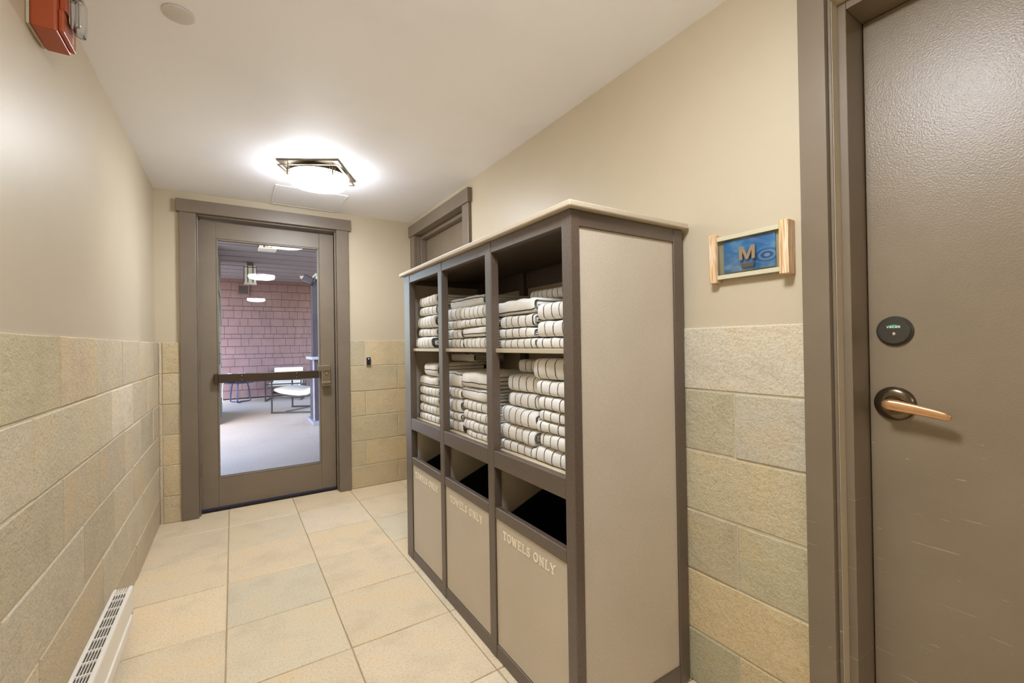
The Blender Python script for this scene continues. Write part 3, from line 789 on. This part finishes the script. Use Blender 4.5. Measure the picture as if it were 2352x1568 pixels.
# ------------------------------------------------------------------ ceiling lights
def ceiling_light(label, x, y, rot=-29.0):
    zc = CZ
    t = thing('ceiling_light', label, 'light', (x, y, zc), group='flush ceiling lights of the corridor')
    Rz = Matrix.Translation((x, y, zc)) @ Matrix.Rotation(radians(rot), 4, 'Z')
    s = .182
    bm = bmesh.new()
    box(bm, -s, s, -s, s, -.010, -.0004, bev=.002); bm.transform(Rz); obj('ceiling_plate', bm, 'nickel', t)
    bm = bmesh.new(); lathe(bm, [(.0, -.0105), (.140, -.0105), (.140, -.030), (0, -.030)], 40, Matrix.Translation((x, y, zc))); obj('lamp_pan', bm, 'nickel', t, True)
    bm = bmesh.new(); lathe(bm, [(0, .0), (.006, 0), (.005, .004), (0, .005)], 10, Rz @ Matrix.Translation((0, -.1405, -.020)) @ Matrix.Rotation(pi / 2, 4, 'X')); obj('thumb_screw', bm, 'chrome', t, True)
    # thin square strip frame under the plate
    bm = bmesh.new(); q = .176
    for sg in (-1, 1):
        box(bm, -q, q, sg * q - .006, sg * q + .006, -.0345, -.0315); box(bm, sg * q - .006, sg * q + .006, -q + .0062, q - .0062, -.0345, -.0315)
    bm.transform(Rz); obj('square_strip_frame', bm, 'nickel', t)
    rb = .186
    for k in range(4):
        a = pi / 4 + k * pi / 2
        bm = bmesh.new()
        tube(bm, [((rb + .004) * cos(a), (rb + .004) * sin(a), -.0102), ((rb + .004) * cos(a), (rb + .004) * sin(a), -.080)], .0046, 8)
        for dq in (-.085, .085):
            qx, qy = (rb + .004) * cos(a + dq), (rb + .004) * sin(a + dq)
            tube(bm, [(qx, qy, -.030), (qx, qy, -.070)], .0028, 8)
        bm.transform(Rz); obj('corner_post', bm, 'nickel', t, True)
    for zz in (.044, .056):
        bm = bmesh.new(); tube(bm, [(x + (rb + .0005) * cos(2 * pi * k / 48), y + (rb + .0005) * sin(2 * pi * k / 48), zc - zz) for k in range(48)], .0024, 6, True)
        obj('ring', bm, 'nickel', t, True)
    bm = bmesh.new()
    lathe(bm, [(0, -.036), (.176, -.040), (.181, -.050), (.181, -.070), (.177, -.082), (.163, -.094), (.133, -.103), (.085, -.109), (0, -.111)], 48, Matrix.Translation((x, y, zc)))
    gb = obj('glass_bowl', bm, 'bowl', t, True)
    gb.data.materials.append(M['bowl_side']); gb.data.materials.append(M['cover'])
    for p in gb.data.polygons:
        z_ = p.center.z - zc
        if z_ > -.042: p.material_index = 2
        elif z_ > -.083: p.material_index = 1
ceiling_light('round lit opal ceiling light in a square metal frame in front of the glass door', .480, 3.055)
ceiling_light('lit ceiling light above the nearest cabinet bay, seen only as a reflection', .38, .50)
ceiling_light('lit ceiling light at the far end of the corridor behind the viewer', .45, -3.2)

# ceiling access hatch and cover plate
hat = thing('access_hatch', 'white square access hatch in the ceiling above the glass door', 'hatch', (.505, 3.69, CZ))
bm = bmesh.new()
for b in ((.262, .750, 3.455, 3.470), (.262, .750, 3.915, 3.930), (.262, .277, 3.4702, 3.9148), (.735, .750, 3.4702, 3.9148)): box(bm, b[0], b[1], b[2], b[3], CZ - .005, CZ - .0004, bev=.0012)
obj('hatch_frame', bm, 'ceil', hat)
bxo('hatch_panel', 'ceil', hat, .279, .733, 3.472, 3.913, CZ - .0035, CZ - .0004)
cv = thing('sprinkler_cover', 'round white sprinkler cover plate on the ceiling near the red alarm', 'cover plate', (-.145, 1.852, CZ))
bm = bmesh.new(); lathe(bm, [(0, -.008), (.044, -.008), (.0465, -.0065), (.0465, -.004), (.043, -.0032), (.043, -.0004), (0, -.0004)], 40, Matrix.Translation((-.145, 1.852, CZ))); obj('cover_disc', bm, 'cover', cv, True)

# ------------------------------------------------------------------ red fire alarm strobe on the left wall
al = thing('fire_alarm', 'red fire alarm strobe with clear lens high on the left wall', 'alarm', (LX, 1.76, 2.23))
ax0 = LX
bxo('back_plate', 'wall', al, ax0 + .0004, ax0 + .008, 1.692, 1.82, 2.124, 2.345, bev=.002)
bm = bmesh.new(); vs = box(bm, ax0 + .0082, ax0 + .062, 1.69, 1.822, 2.122, 2.345, bev=.006); obj('housing', bm, 'red', al)
bm = bmesh.new(); box(bm, ax0 + .0622, ax0 + .074, 1.70, 1.815, 2.128, 2.190, bev=.003); obj('lower_face', bm, 'red', al)
bxo('lens_base', 'red', al, ax0 + .0622, ax0 + .078, 1.712, 1.800, 2.195, 2.285, bev=.003)
bm = bmesh.new(); box(bm, ax0 + .0785, ax0 + .108, 1.722, 1.790, 2.160, 2.270, bev=.012); obj('strobe_lens', bm, 'lens', al, True)
bm = bmesh.new(); tube(bm, [(ax0 + .091, 1.757, 2.180), (ax0 + .091, 1.757, 2.258)], .006, 10); box(bm, ax0 + .0785, ax0 + .081, 1.727, 1.785, 2.170, 2.262); obj('flash_tube', bm, 'chrome', al)
bm = bmesh.new(); lettering(bm, 'FIRe', Vector((ax0 + .0742, 1.790, 2.135)), Z, -Y, X, .013, .16, .0005, .14); obj('lettering', bm, 'white_print', al)

# ------------------------------------------------------------------ baseboard heater on the left wall
ht = thing('baseboard_heater', 'white electric baseboard heater with a slotted top along the left wall', 'heater', (TL, 1.95, .05))
hy1, hy0 = 2.515, 1.10
hx0, hx1, hz0, hz1 = TL + .004, TL + .068, .062, .205
bxo('back_plate', 'white', ht, TL + .0005, hx0 + .004, hy0, hy1, hz0, hz1 - .003, bev=.001)
bm = bmesh.new(); box(bm, hx1 - .006, hx1 + .0, hy0, hy1, hz0 + .045, hz1 - .004, bev=.0025); obj('front_panel', bm, 'white', ht)
bm = bmesh.new(); box(bm, hx1 - .004, hx1 + .006, hy0, hy1 - .05, hz0, hz0 + .044, bev=.002)
obj('lower_panel', bm, 'white', ht)
bm = bmesh.new()
box(bm, hx1 - .013, hx1, hy0, hy1, hz1 - .0038, hz1 + .003, bev=.0025); box(bm, hx0, hx0 + .010, hy0, hy1, hz1 - .0028, hz1 + .003, bev=.0025)
obj('top_edge', bm, 'white', ht)
bxo('end_cap', 'white', ht, hx0 + .0045, hx1 - .0005, hy1 - .004, hy1 - .0005, hz0 + .01, hz1 - .004)
bxo('end_cap', 'white', ht, hx0 + .0045, hx1 - .0005, hy0 + .0005, hy0 + .004, hz0 + .01, hz1 - .004)
bxo('heating_element', 'slot', ht, hx0 + .006, hx1 - .008, hy0 + .006, hy1 - .05, hz0 + .04, hz1 - .012)
gy0, gy1 = hx0 + .0102, hx1 - .0132
for k in range(6):
    xx = gy0 + (gy1 - gy0) * (k + .0) / 5
    bxo('grille_slat', 'white', ht, xx - .0010, xx + .0010, hy0 + .005, hy1 - .005, hz1 - .006, hz1 + .001)
q = hy1 - .03
while q > hy0 + .02:
    bxo('grille_bar', 'white', ht, gy0 - .001, gy1 + .001, q - .0025, q + .0025, hz1 - .0065, hz1 + .0004); q -= .071
bxo('grille_plate', 'white', ht, gy0 - .001, gy1 + .001, hy1 - .045, hy1 - .012, hz1 - .0085, hz1 - .0066)

# ------------------------------------------------------------------ restroom sign
sg = thing('restroom_sign', 'wall sign with blue water print and letter M between two wooden strips', 'sign', (1.39, .77, EYE + .27))
def wood_mat():
    k = N('layered_plywood_edge'); c = k.coord('Object', (110, 110, 1.5))
    f = k.noise(c, 2.2, 3, .6)
    col = k.ramp(f, [(.36, s2l((176, 120, 48))), (.44, s2l((222, 184, 122))), (.5, s2l((240, 226, 205))), (.55, s2l((190, 128, 60))), (.62, s2l((238, 220, 184)))])
    return k.set(col, .6, 0, .3, k.bump(f, .3, .003))
M['wood'] = wood_mat()
def print_mat(cy, cz):
    k = N('blue_water_print'); tc = k.new('ShaderNodeTexCoord')
    sp = k.new('ShaderNodeSeparateXYZ'); k.link(tc.outputs['Object'], sp.inputs[0])
    dy = k.math('MULTIPLY', k.math('SUBTRACT', sp.outputs[1], cy), 1.0); dz = k.math('MULTIPLY', k.math('SUBTRACT', sp.outputs[2], cz), 1.75)
    rr_ = k.math('SQRT', k.math('ADD', k.math('MULTIPLY', dy, dy), k.math('MULTIPLY', dz, dz)))
    wv = k.math('SINE', k.math('MULTIPLY', rr_, 330.0)); fall = k.math('MULTIPLY', wv, k.math('SUBTRACT', 1.0, k.math('MINIMUM', 1.0, k.math('MULTIPLY', rr_, 18.0))))
    big = k.noise(k.coord('Object', (1, 14, 22)), 1.2, 2)
    base = k.ramp(big, [(.35, s2l((44, 124, 204))), (.55, s2l((84, 152, 222))), (.72, s2l((150, 186, 236)))])
    col = k.mix(k.math('MAXIMUM', 0.0, k.math('MULTIPLY', fall, .8)), base, s2l((190, 208, 236)))
    col = k.mix(k.math('MAXIMUM', 0.0, k.math('MULTIPLY', fall, -.8)), col, s2l((24, 48, 118)))
    return k.set(col, .35, 0, .5)
SX = RX
bxo('wood_strip', 'wood', sg, SX - .032, SX - .0005, .874, .899, EYE + .193, EYE + .357, bev=.002)
bxo('wood_strip', 'wood', sg, SX - .042, SX - .0005, .640, .667, EYE + .193, EYE + .352, bev=.002)
bxo('print_panel', print_mat(.715, EYE + .262), sg, SX - .014, SX - .009, .690, .856, EYE + .224, EYE + .328)
sg_glass = bxo('clear_cover', 'acrylic', sg, SX - .0205, SX - .0165, .6675, .8735, EYE + .212, EYE + .341)
bxo('backing_plate', 'wall', sg, SX - .0085, SX - .0035, .6675, .8735, EYE + .206, EYE + .345)
for z0 in (.331, .203):
    bm = bmesh.new(); box(bm, SX - .026, SX - .0208, .6675, .8735, EYE + z0, EYE + z0 + .014, bev=.0015); box(bm, SX - .0163, SX - .0087, .6675, .8735, EYE + z0 + .002, EYE + z0 + .012)
    obj('holding_bar', bm, plain('pale_green_bar', (206, 200, 172), .25, var=.02), sg)
bm = bmesh.new()
def poly(bm, pts, d):
    f = [bm.verts.new((SX - .0207, p[0], p[1])) for p in pts]; g = [bm.verts.new((SX - .0207 - d, p[0], p[1])) for p in pts]
    bm.faces.new(f); bm.faces.new(g[::-1])
    for i in range(len(f)): bm.faces.new((f[i], g[i], g[(i + 1) % len(f)], f[(i + 1) % len(f)]))
my, mz, mw, mh, st = .797, EYE + .257, .050, .043, .0115
U = lambda a, b: (my - a * mw, mz + b * mh)
poly(bm, [U(0, 0), U(.2, 0), U(.2, .62), U(.42, 0), U(.58, 0), U(.8, .62), U(.8, 0), U(1, 0), U(1, 1), U(.76, 1), U(.5, .30), U(.24, 1), U(0, 1)], .004)
obj('letter', bm, plain('bronze_letter', (158, 136, 108), .4, .3, var=.03), sg)
bxo('braille_plate', plain('dark_braille_plate', (84, 76, 70), .5), sg, SX - .0225, SX - .0207, .752, .792, EYE + .232, EYE + .2445)

# ------------------------------------------------------------------ card reader on the end wall
rd = thing('card_reader', 'small black card reader with a blue light on the end wall tiles', 'card reader', (1.003, TB, EYE - .135))
yb = TB
bxo('back_box', 'chrome', rd, .983, 1.023, yb - .014, yb - .001, EYE - .175, EYE - .100, bev=.004)
bxo('reader_face', 'black', rd, .986, 1.020, yb - .022, yb - .0142, EYE - .170, EYE - .102, bev=.004)
bm = bmesh.new(); lathe(bm, [(.0, .0), (.0035, .0), (.0025, .0015), (0, .002)], 12, Matrix.Translation((1.003, yb - .0222, EYE - .114)) @ Matrix.Rotation(pi / 2, 4, 'X')); obj('status_light', bm, 'led', rd, True)

exec_patio = True
# ------------------------------------------------------------------ covered patio beyond the glass door
PZ = EYE + 1.66          # patio ceiling
M['concrete'] = None
def concrete():
    k = N('broom_finished_concrete'); c = k.coord()
    f = k.noise(c, 60, 5, .75); g = k.noise(c, 1.3, 4)
    b = s2l((206, 184, 166))
    col = k.ramp(f, [(.3, tuple(v * .72 for v in b)), (.6, tuple(v * 1.06 for v in b))])
    col = k.mix(.6, col, k.ramp(g, [(.3, (.86, .86, .86)), (.7, (1.06, 1.05, 1.04))]), 'MULTIPLY')
    return k.set(col, .85, 0, .3, k.bump(f, .3, .004))
M['concrete'] = concrete()
M['shingle'] = plain('mauve_brown_shingle', (120, 94, 96), .8, var=.1, scale=4, bump=.25, bscale=60)
M['plank'] = plain('grey_ceiling_board', (148, 140, 140), .6, var=.04, scale=3)
M['stone'] = plain('grey_field_stone', (134, 132, 120), .85, var=.3, scale=9, bump=.6, bscale=30)
M['patio_metal'] = plain('dark_bronze_metal', (84, 76, 84), .45, .3, .06)
M['chair_metal'] = plain('charcoal_tube', (60, 56, 58), .45, .4, .05)
M['cushion'] = plain('cream_canvas', (232, 222, 210), .9, var=.04, bump=.2, bscale=120)
M['blue_metal'] = plain('blue_grey_tube', (52, 60, 92), .4, .3, .05)
M['lantern_glass'] = plain('frosted_lantern_glass', (222, 228, 224), .3, var=.02)

pf = thing('patio_floor', 'pale concrete floor of the covered patio outside', 'floor', (0, 7, 0), kind='structure')
ys_ = [4.152, 6.555, 9.6, 12.75]
for a, b in zip(ys_, ys_[1:]):
    bxo('slab', 'concrete', pf, -6.0, 4.2, a + .004, b - .004, -.15, 0, bev=.004)
bm = bmesh.new(); box(bm, -26, -6.01, -8, 26, -.3, -.02); tag(obj('ground', bm, plain('dry_ground', (150, 146, 134), .9, var=.1, scale=2)), 'open ground beside the patio outside', 'ground', kind='structure')
pc = thing('patio_ceiling', 'grey board ceiling over the patio', 'ceiling', (0, 7, PZ), kind='structure')
yy = 4.16
while yy < 12.7:
    bxo('plank', 'plank', pc, -1.3, 4.2, yy + .05, yy + .50, PZ, PZ + .06, bev=.004); yy += .52
bxo('roof_deck', 'dark_void', pc, -1.3, 4.2, 4.16, 12.75, PZ + .061, PZ + .12)
# shingled end wall
PY0 = 12.42
pw = thing('patio_wall', 'mauve shingled end wall of the patio', 'wall', (.8, PY0, 0), kind='structure')
bxo('sheathing', 'dark_void', pw, -1.3, 4.2, PY0 + .03, PY0 + .2, 0, PZ)
zz = .02; row = 0
heights = [.19, .19, .19, .19, .19, .105, .19, .19, .105, .19, .19, .19, .105, .19, .19, .19, .19, .19]
fr = bmesh.new()
while zz < PZ - .02:
    hgt = heights[row % len(heights)]; row += 1
    z1 = min(zz + hgt, PZ - .004)
    xx = -1.3
    while xx < 4.2:
        w = R.uniform(.13, .30); x1 = min(xx + w, 4.2)
        butt = PY0 + R.uniform(0, .004)
        def wedge(bm):
            v = [bm.verts.new(p) for p in ((xx + .003, butt, zz + .012), (x1 - .003, butt, zz + .012), (x1 - .003, PY0 + .022, z1 + .004), (xx + .003, PY0 + .022, z1 + .004),
                                          (xx + .003, PY0 + .0298, zz + .012), (x1 - .003, PY0 + .0298, zz + .012), (x1 - .002, PY0 + .0298, z1 + .004), (xx + .002, PY0 + .0298, z1 + .004))]
            for f in ((0, 1, 2, 3), (0, 4, 5, 1), (1, 5, 6, 2), (3, 2, 6, 7), (0, 3, 7, 4), (4, 7, 6, 5)): bm.faces.new([v[i] for i in f])
        if xx > -.45 and x1 < 2.15:
            bm = bmesh.new(); wedge(bm); obj('shingle', bm, 'shingle', pw)
        else: wedge(fr)
        xx = x1
    zz += hgt
o = obj('shingle_field', fr, 'shingle', pw); o['kind'] = 'stuff'
# right side wall of the patio, behind the metal column
bm = bmesh.new(); box(bm, 1.62, 1.8, 4.16, 7.0, 0, PZ)
tag(obj('wall_patio_right', bm, 'shingle'), 'dark side wall of the patio right of the glass door', 'wall', kind='structure')

bm = bmesh.new(); box(bm, -1.0, -.62, 4.155, 4.9, 0, PZ); tag(obj('patio_shade_wall', bm, 'stone'), 'unseen stone block added left of the glass door to shade the patio floor', 'wall', kind='structure')  # added out of view, keeps daylight off the patio floor by the door
# stone pier on the left, every stone a part
sp_ = thing('stone_pier', 'rough grey field stone pier at the left edge of the door glass', 'pier', (-.6, 9.0, 0))
bxo('mortar_core', 'stone', sp_, -1.0, -.235, 8.55, 10.2, 0, PZ - .001)
zz = .0
while zz < PZ - .03:
    h = R.uniform(.16, .34); z1 = min(zz + h, PZ - .002)
    for face, rng in (('front', (-1.0, -.2)), ('side', (8.56, 10.18))):
        p = rng[0]
        while p < rng[1] - .02:
            w = R.uniform(.2, .5) if face == 'front' else R.uniform(.5, 1.1)
            q = min(p + w, rng[1])
            if rng[1] - q < .1: q = rng[1]
            bm = bmesh.new(); d = R.uniform(.03, .075)
            if face == 'front': box(bm, p + .004, q - .004 + (0 if q < rng[1] else R.uniform(-.012, .02)), 8.55 - d, 8.5495, zz + .004, z1 - .004, bev=.018)
            else: box(bm, -.2345, -.235 + R.uniform(.02, .06), p + .004, q - .004, zz + .004, z1 - .004, bev=.009)
            for v in bm.verts: v.co += Vector((R.uniform(-.005, .005) if face == 'front' else 0, 0, R.uniform(-.002, .002)))
            obj('stone', bm, 'stone', sp_); p = q
    zz = z1

# metal column with ledge on the right
cl = thing('metal_column', 'dark grey metal column with a low cabinet and ledge at right of the patio', 'column', (1.15, 7.8, 0))
bxo('post', 'patio_metal', cl, 1.085, 1.23, 7.70, 7.85, 1.075, 2.30, bev=.004)
bxo('post_cap', 'patio_metal', cl, 1.06, 1.26, 7.66, 7.89, 2.3005, 2.33, bev=.004)
bxo('ledge', plain('pale_stone_ledge', (178, 178, 190), .5), cl, 1.035, 1.60, 7.50, 8.10, 1.03, 1.0745, bev=.006)
bxo('cabinet_body', 'patio_metal', cl, 1.085, 1.60, 7.56, 8.05, .06, 1.0295, bev=.004)
bxo('front_edge', plain('light_edge_strip', (176, 172, 184), .5), cl, 1.064, 1.0845, 7.56, 7.58, .06, 1.0295)
bxo('base_plate', plain('pale_base', (150, 146, 156), .6), cl, 1.045, 1.60, 7.45, 8.09, .0005, .0595, bev=.005)

# black speaker on a white bracket
spk = thing('wall_speaker', 'black outdoor speaker tilted under the patio ceiling by the column', 'speaker', (1.06, 7.75, 2.30))
bm = bmesh.new(); vs = box(bm, -.085, .085, -.07, .07, -.06, .06, bev=.014)
for v in bm.verts:
    if v.co.y > 0: v.co.x *= .72; v.co.z *= .72
Mx = Matrix.Translation((1.035, 7.62, 2.285)) @ Matrix.Rotation(radians(28), 4, 'Y') @ Matrix.Rotation(radians(-24), 4, 'Z')
bm.transform(Mx); obj('speaker_cabinet', bm, 'black', spk, True)
bm = bmesh.new(); box(bm, -.07, .07, -.078, -.0705, -.048, .048, bev=.003); bm.transform(Mx); obj('grille', bm, 'patio_metal', spk)
bm = bmesh.new(); tube(bm, [(1.06, 7.655, 2.30), (1.10, 7.665, 2.36), (1.15, 7.70, 2.42), (1.17, 7.78, 2.40), (1.17, 7.79, 2.3305)], .012, 8); obj('bracket', bm, 'white', spk, True)
dm = thing('dome_camera', 'small white dome on the patio ceiling near the shingled wall', 'camera', (1.40, 11.3, PZ))
bm = bmesh.new(); lathe(bm, [(0, -.001), (.065, -.001), (.065, -.02), (.058, -.05), (.04, -.068), (0, -.075)], 20, Matrix.Translation((1.40, 11.3, PZ))); obj('dome', bm, 'white', dm, True)

# lanterns under the patio ceiling
def lantern(label, x, y, s, h):
    t = thing('patio_lantern', label, 'lantern', (x, y, PZ), group='square lanterns under the patio ceiling')
    zt_ = PZ - .001
    bxo('canopy', 'chair_metal', t, x - s * .55, x + s * .55, y - s * .55, y + s * .55, zt_ - .07, zt_)
    bm = bmesh.new(); box(bm, x - s, x + s, y - s, y + s, zt_ - h + .018, zt_ - .0705, bev=.004); obj('glass_body', bm, 'lantern_glass', t)
    bxo('bottom_frame', 'white', t, x - s * 1.1, x + s * 1.1, y - s * 1.1, y + s * 1.1, zt_ - h, zt_ - h + .0175)
    for sx in (-.45, .45):
        for sy in (-1, 1):
            bxo('bar', 'chair_metal', t, x + sx * s - .008, x + sx * s + .008, y + sy * (s + .008) - .006, y + sy * (s + .008) + .006, zt_ - h + .018, zt_ - .072)
            bxo('bar', 'chair_metal', t, x + sy * (s + .008) - .006, x + sy * (s + .008) + .006, y + sx * s - .008, y + sx * s + .008, zt_ - h + .018, zt_ - .072)
    bm = bmesh.new()
    for sy in (-1, 1):
        box(bm, x - s - .012, x + s + .012, y + sy * (s + .011) - .004, y + sy * (s + .011) + .004, zt_ - .11, zt_ - .095)
    obj('cross_bar', bm, 'chair_metal', t)
lantern('white glass lantern with dark bars, farther of the two on the patio ceiling', .30, 9.95, .095, .42)
lantern('white glass lantern cut off by the top of the door glass', .42, 7.0, .10, .30)

# vent on the shingled wall
vt = thing('wall_vent', 'dark square louvre vent high on the shingled wall', 'vent', (.23, PY0, 2.63))
bm = bmesh.new()
for b in ((.105, .125, 2.515, 2.745), (.325, .345, 2.515, 2.745), (.1252, .3248, 2.515, 2.533), (.1252, .3248, 2.727, 2.745)): box(bm, b[0], b[1], PY0 - .035, PY0 - .001, b[2], b[3])
obj('vent_frame', bm, 'shingle', vt)
bxo('vent_back', 'black', vt, .1255, .3245, PY0 - .012, PY0 - .001, 2.5335, 2.7265)
for k in range(6):
    bxo('slat', 'patio_metal', vt, .126, .324, PY0 - .030, PY0 - .0125, 2.537 + k * .032, 2.551 + k * .032)

# lounge chairs
def chair(label, p1, ang, w=.84, d=.98, zs=1.0):
    t = thing('lounge_chair', label, 'chair', (p1[0], p1[1], 0), group='sling lounge chairs on the patio')
    a = radians(ang)
    dv = Vector((cos(a), sin(a), 0)); wv_ = Vector((-sin(a), cos(a), 0)); o = Vector((p1[0], p1[1], 0))
    P = lambda u, v, z: o + dv * u + wv_ * v + Z * z
    def bar(bm, A, B, r=.014):
        A, B = Vector(A), Vector(B); dd = (B - A).normalized(); x, y = frame_of(dd)
        A = A - dd * r; B = B + dd * r
        q = [[bm.verts.new(pt + x * sx * r + y * sy * r) for sx, sy in ((-1, -1), (1, -1), (1, 1), (-1, 1))] for pt in (A, B)]
        for i in range(4): bm.faces.new((q[0][i], q[0][(i + 1) % 4], q[1][(i + 1) % 4], q[1][i]))
        bm.faces.new(q[0]); bm.faces.new(q[1])
    for v in (0, w):
        bm = bmesh.new()
        bar(bm, P(0, v, .015), P(0, v, .63)); bar(bm, P(0, v, .63), P(d, v, .63)); bar(bm, P(0, v, .015), P(d, v, .015)); bar(bm, P(d, v, .015), P(d, v, .63))
        obj('side_frame', bm, 'chair_metal', t)
    bm = bmesh.new()
    bar(bm, P(.0, .03, .39), P(.0, w - .03, .39)); bar(bm, P(.25, .03, .03), P(.5, w - .03, .03), .010); bar(bm, P(d, .03, .30), P(d, w - .03, .30)); bar(bm, P(d * .98, .03, .60), P(d * .98, w - .03, .60))
    obj('cross_rail', bm, 'chair_metal', t)
    # sling cushion: thick curved pad
    path = [(-.01, .37), (.12, .345), (.28, .315), (.46, .295), (.62, .31), (.74, .37), (.84, .49), (.92, .64), (.98, .80)]
    path = [(u * d / .98, z * zs) for u, z in path]
    for nm, mt_, off, th, vin in (('cushion', 'cushion', .065, .075, .05), ('sling', 'patio_metal', .0, .018, .035)):
        bm = bmesh.new(); rings = []
        for i, (u, z) in enumerate(path):
            q0 = path[max(0, i - 1)]; q1 = path[min(len(path) - 1, i + 1)]
            tx, tz = q1[0] - q0[0], q1[1] - q0[1]; l_ = math.hypot(tx, tz); nx, nz_ = -tz / l_, tx / l_
            e = .45 if i in (0, len(path) - 1) else 1
            rg = []
            for k in range(12):
                aa = 2 * pi * k / 12
                sv = (abs(cos(aa)) ** .35) * (1 if cos(aa) > 0 else -1); sn = (abs(sin(aa)) ** .8) * (1 if sin(aa) > 0 else -1)
                v = w / 2 + sv * (w / 2 - vin); n_ = off + sn * th * e * (1 if nm == 'sling' else 1)
                rg.append(bm.verts.new(P(u + nx * n_, v, z + nz_ * n_)))
            rings.append(rg)
        for A, B in zip(rings, rings[1:]):
            for k in range(12): bm.faces.new((A[k], A[(k + 1) % 12], B[(k + 1) % 12], B[k]))
        bm.faces.new(rings[0]); bm.faces.new(rings[-1])
        obj(nm, bm, mt_, t, True)
chair('dark framed sling chair with a cream cushion, nearer of the two on the patio', (.60, 9.32), -30)
chair('dark framed sling chair with a white cushion, farther of the two by the shingled wall', (1.33, 11.28), 76, .74, .86, .88)

# round side table, box, cup, cord
tb = thing('side_table', 'small round blue-grey metal side table by the shingled wall', 'table', (.11, 11.75, 0))
TX, TY = .11, 11.75
bm = bmesh.new(); lathe(bm, [(0, .438), (.285, .438), (.29, .446), (.285, .452), (0, .452)], 32, Matrix.Translation((TX, TY, 0))); obj('table_top', bm, 'blue_metal', tb, True)
for q in range(3):
    a = radians(20 + 120 * q); bm = bmesh.new()
    c_, s_ = cos(a), sin(a); c2, s2_ = cos(a + 2 * pi / 3), sin(a + 2 * pi / 3)
    tube(bm, [(TX + .17 * c_, TY + .17 * s_, .437), (TX + .20 * c_, TY + .20 * s_, .30), (TX + .23 * c_, TY + .23 * s_, .06), (TX + .225 * c_, TY + .225 * s_, .022), (TX + .17 * c_ + .04 * c2, TY + .17 * s_ + .04 * s2_, .015), (TX + .02 * c_, TY + .02 * s_, .015)], .015, 8)
    obj('leg', bm, 'blue_metal', tb, True)
bx1 = thing('control_box', 'dark blue box on the side table on the patio', 'box', (.10, 11.70, .453))
bxo('body', 'blue_metal', bx1, .06, .26, 11.64, 11.76, .453, .53, bev=.008)
bxo('lid', 'white', bx1, .07, .24, 11.65, 11.75, .5305, .66, bev=.004)
bx2 = thing('lamp_base', 'small black and white gadget on the side table on the patio', 'gadget', (-.08, 11.72, .453))
bxo('body', 'black', bx2, -.11, .03, 11.66, 11.78, .453, .64, bev=.012)
bxo('top', 'white', bx2, -.12, -.03, 11.67, 11.77, .6405, .665, bev=.004)
cd = thing('power_cable', 'white cable hanging from the side table to the patio floor', 'cable', (-.14, 11.9, 0))
bm = bmesh.new(); tube(bm, [(-.185, 11.80, .47), (-.20, 11.86, .44), (-.215, 11.95, .30), (-.22, 12.0, .10), (-.21, 12.03, .012), (-.15, 12.12, .009), (-.05, 12.2, .009)], .008, 8); obj('cable_run', bm, 'white', cd, True)

finish_things()
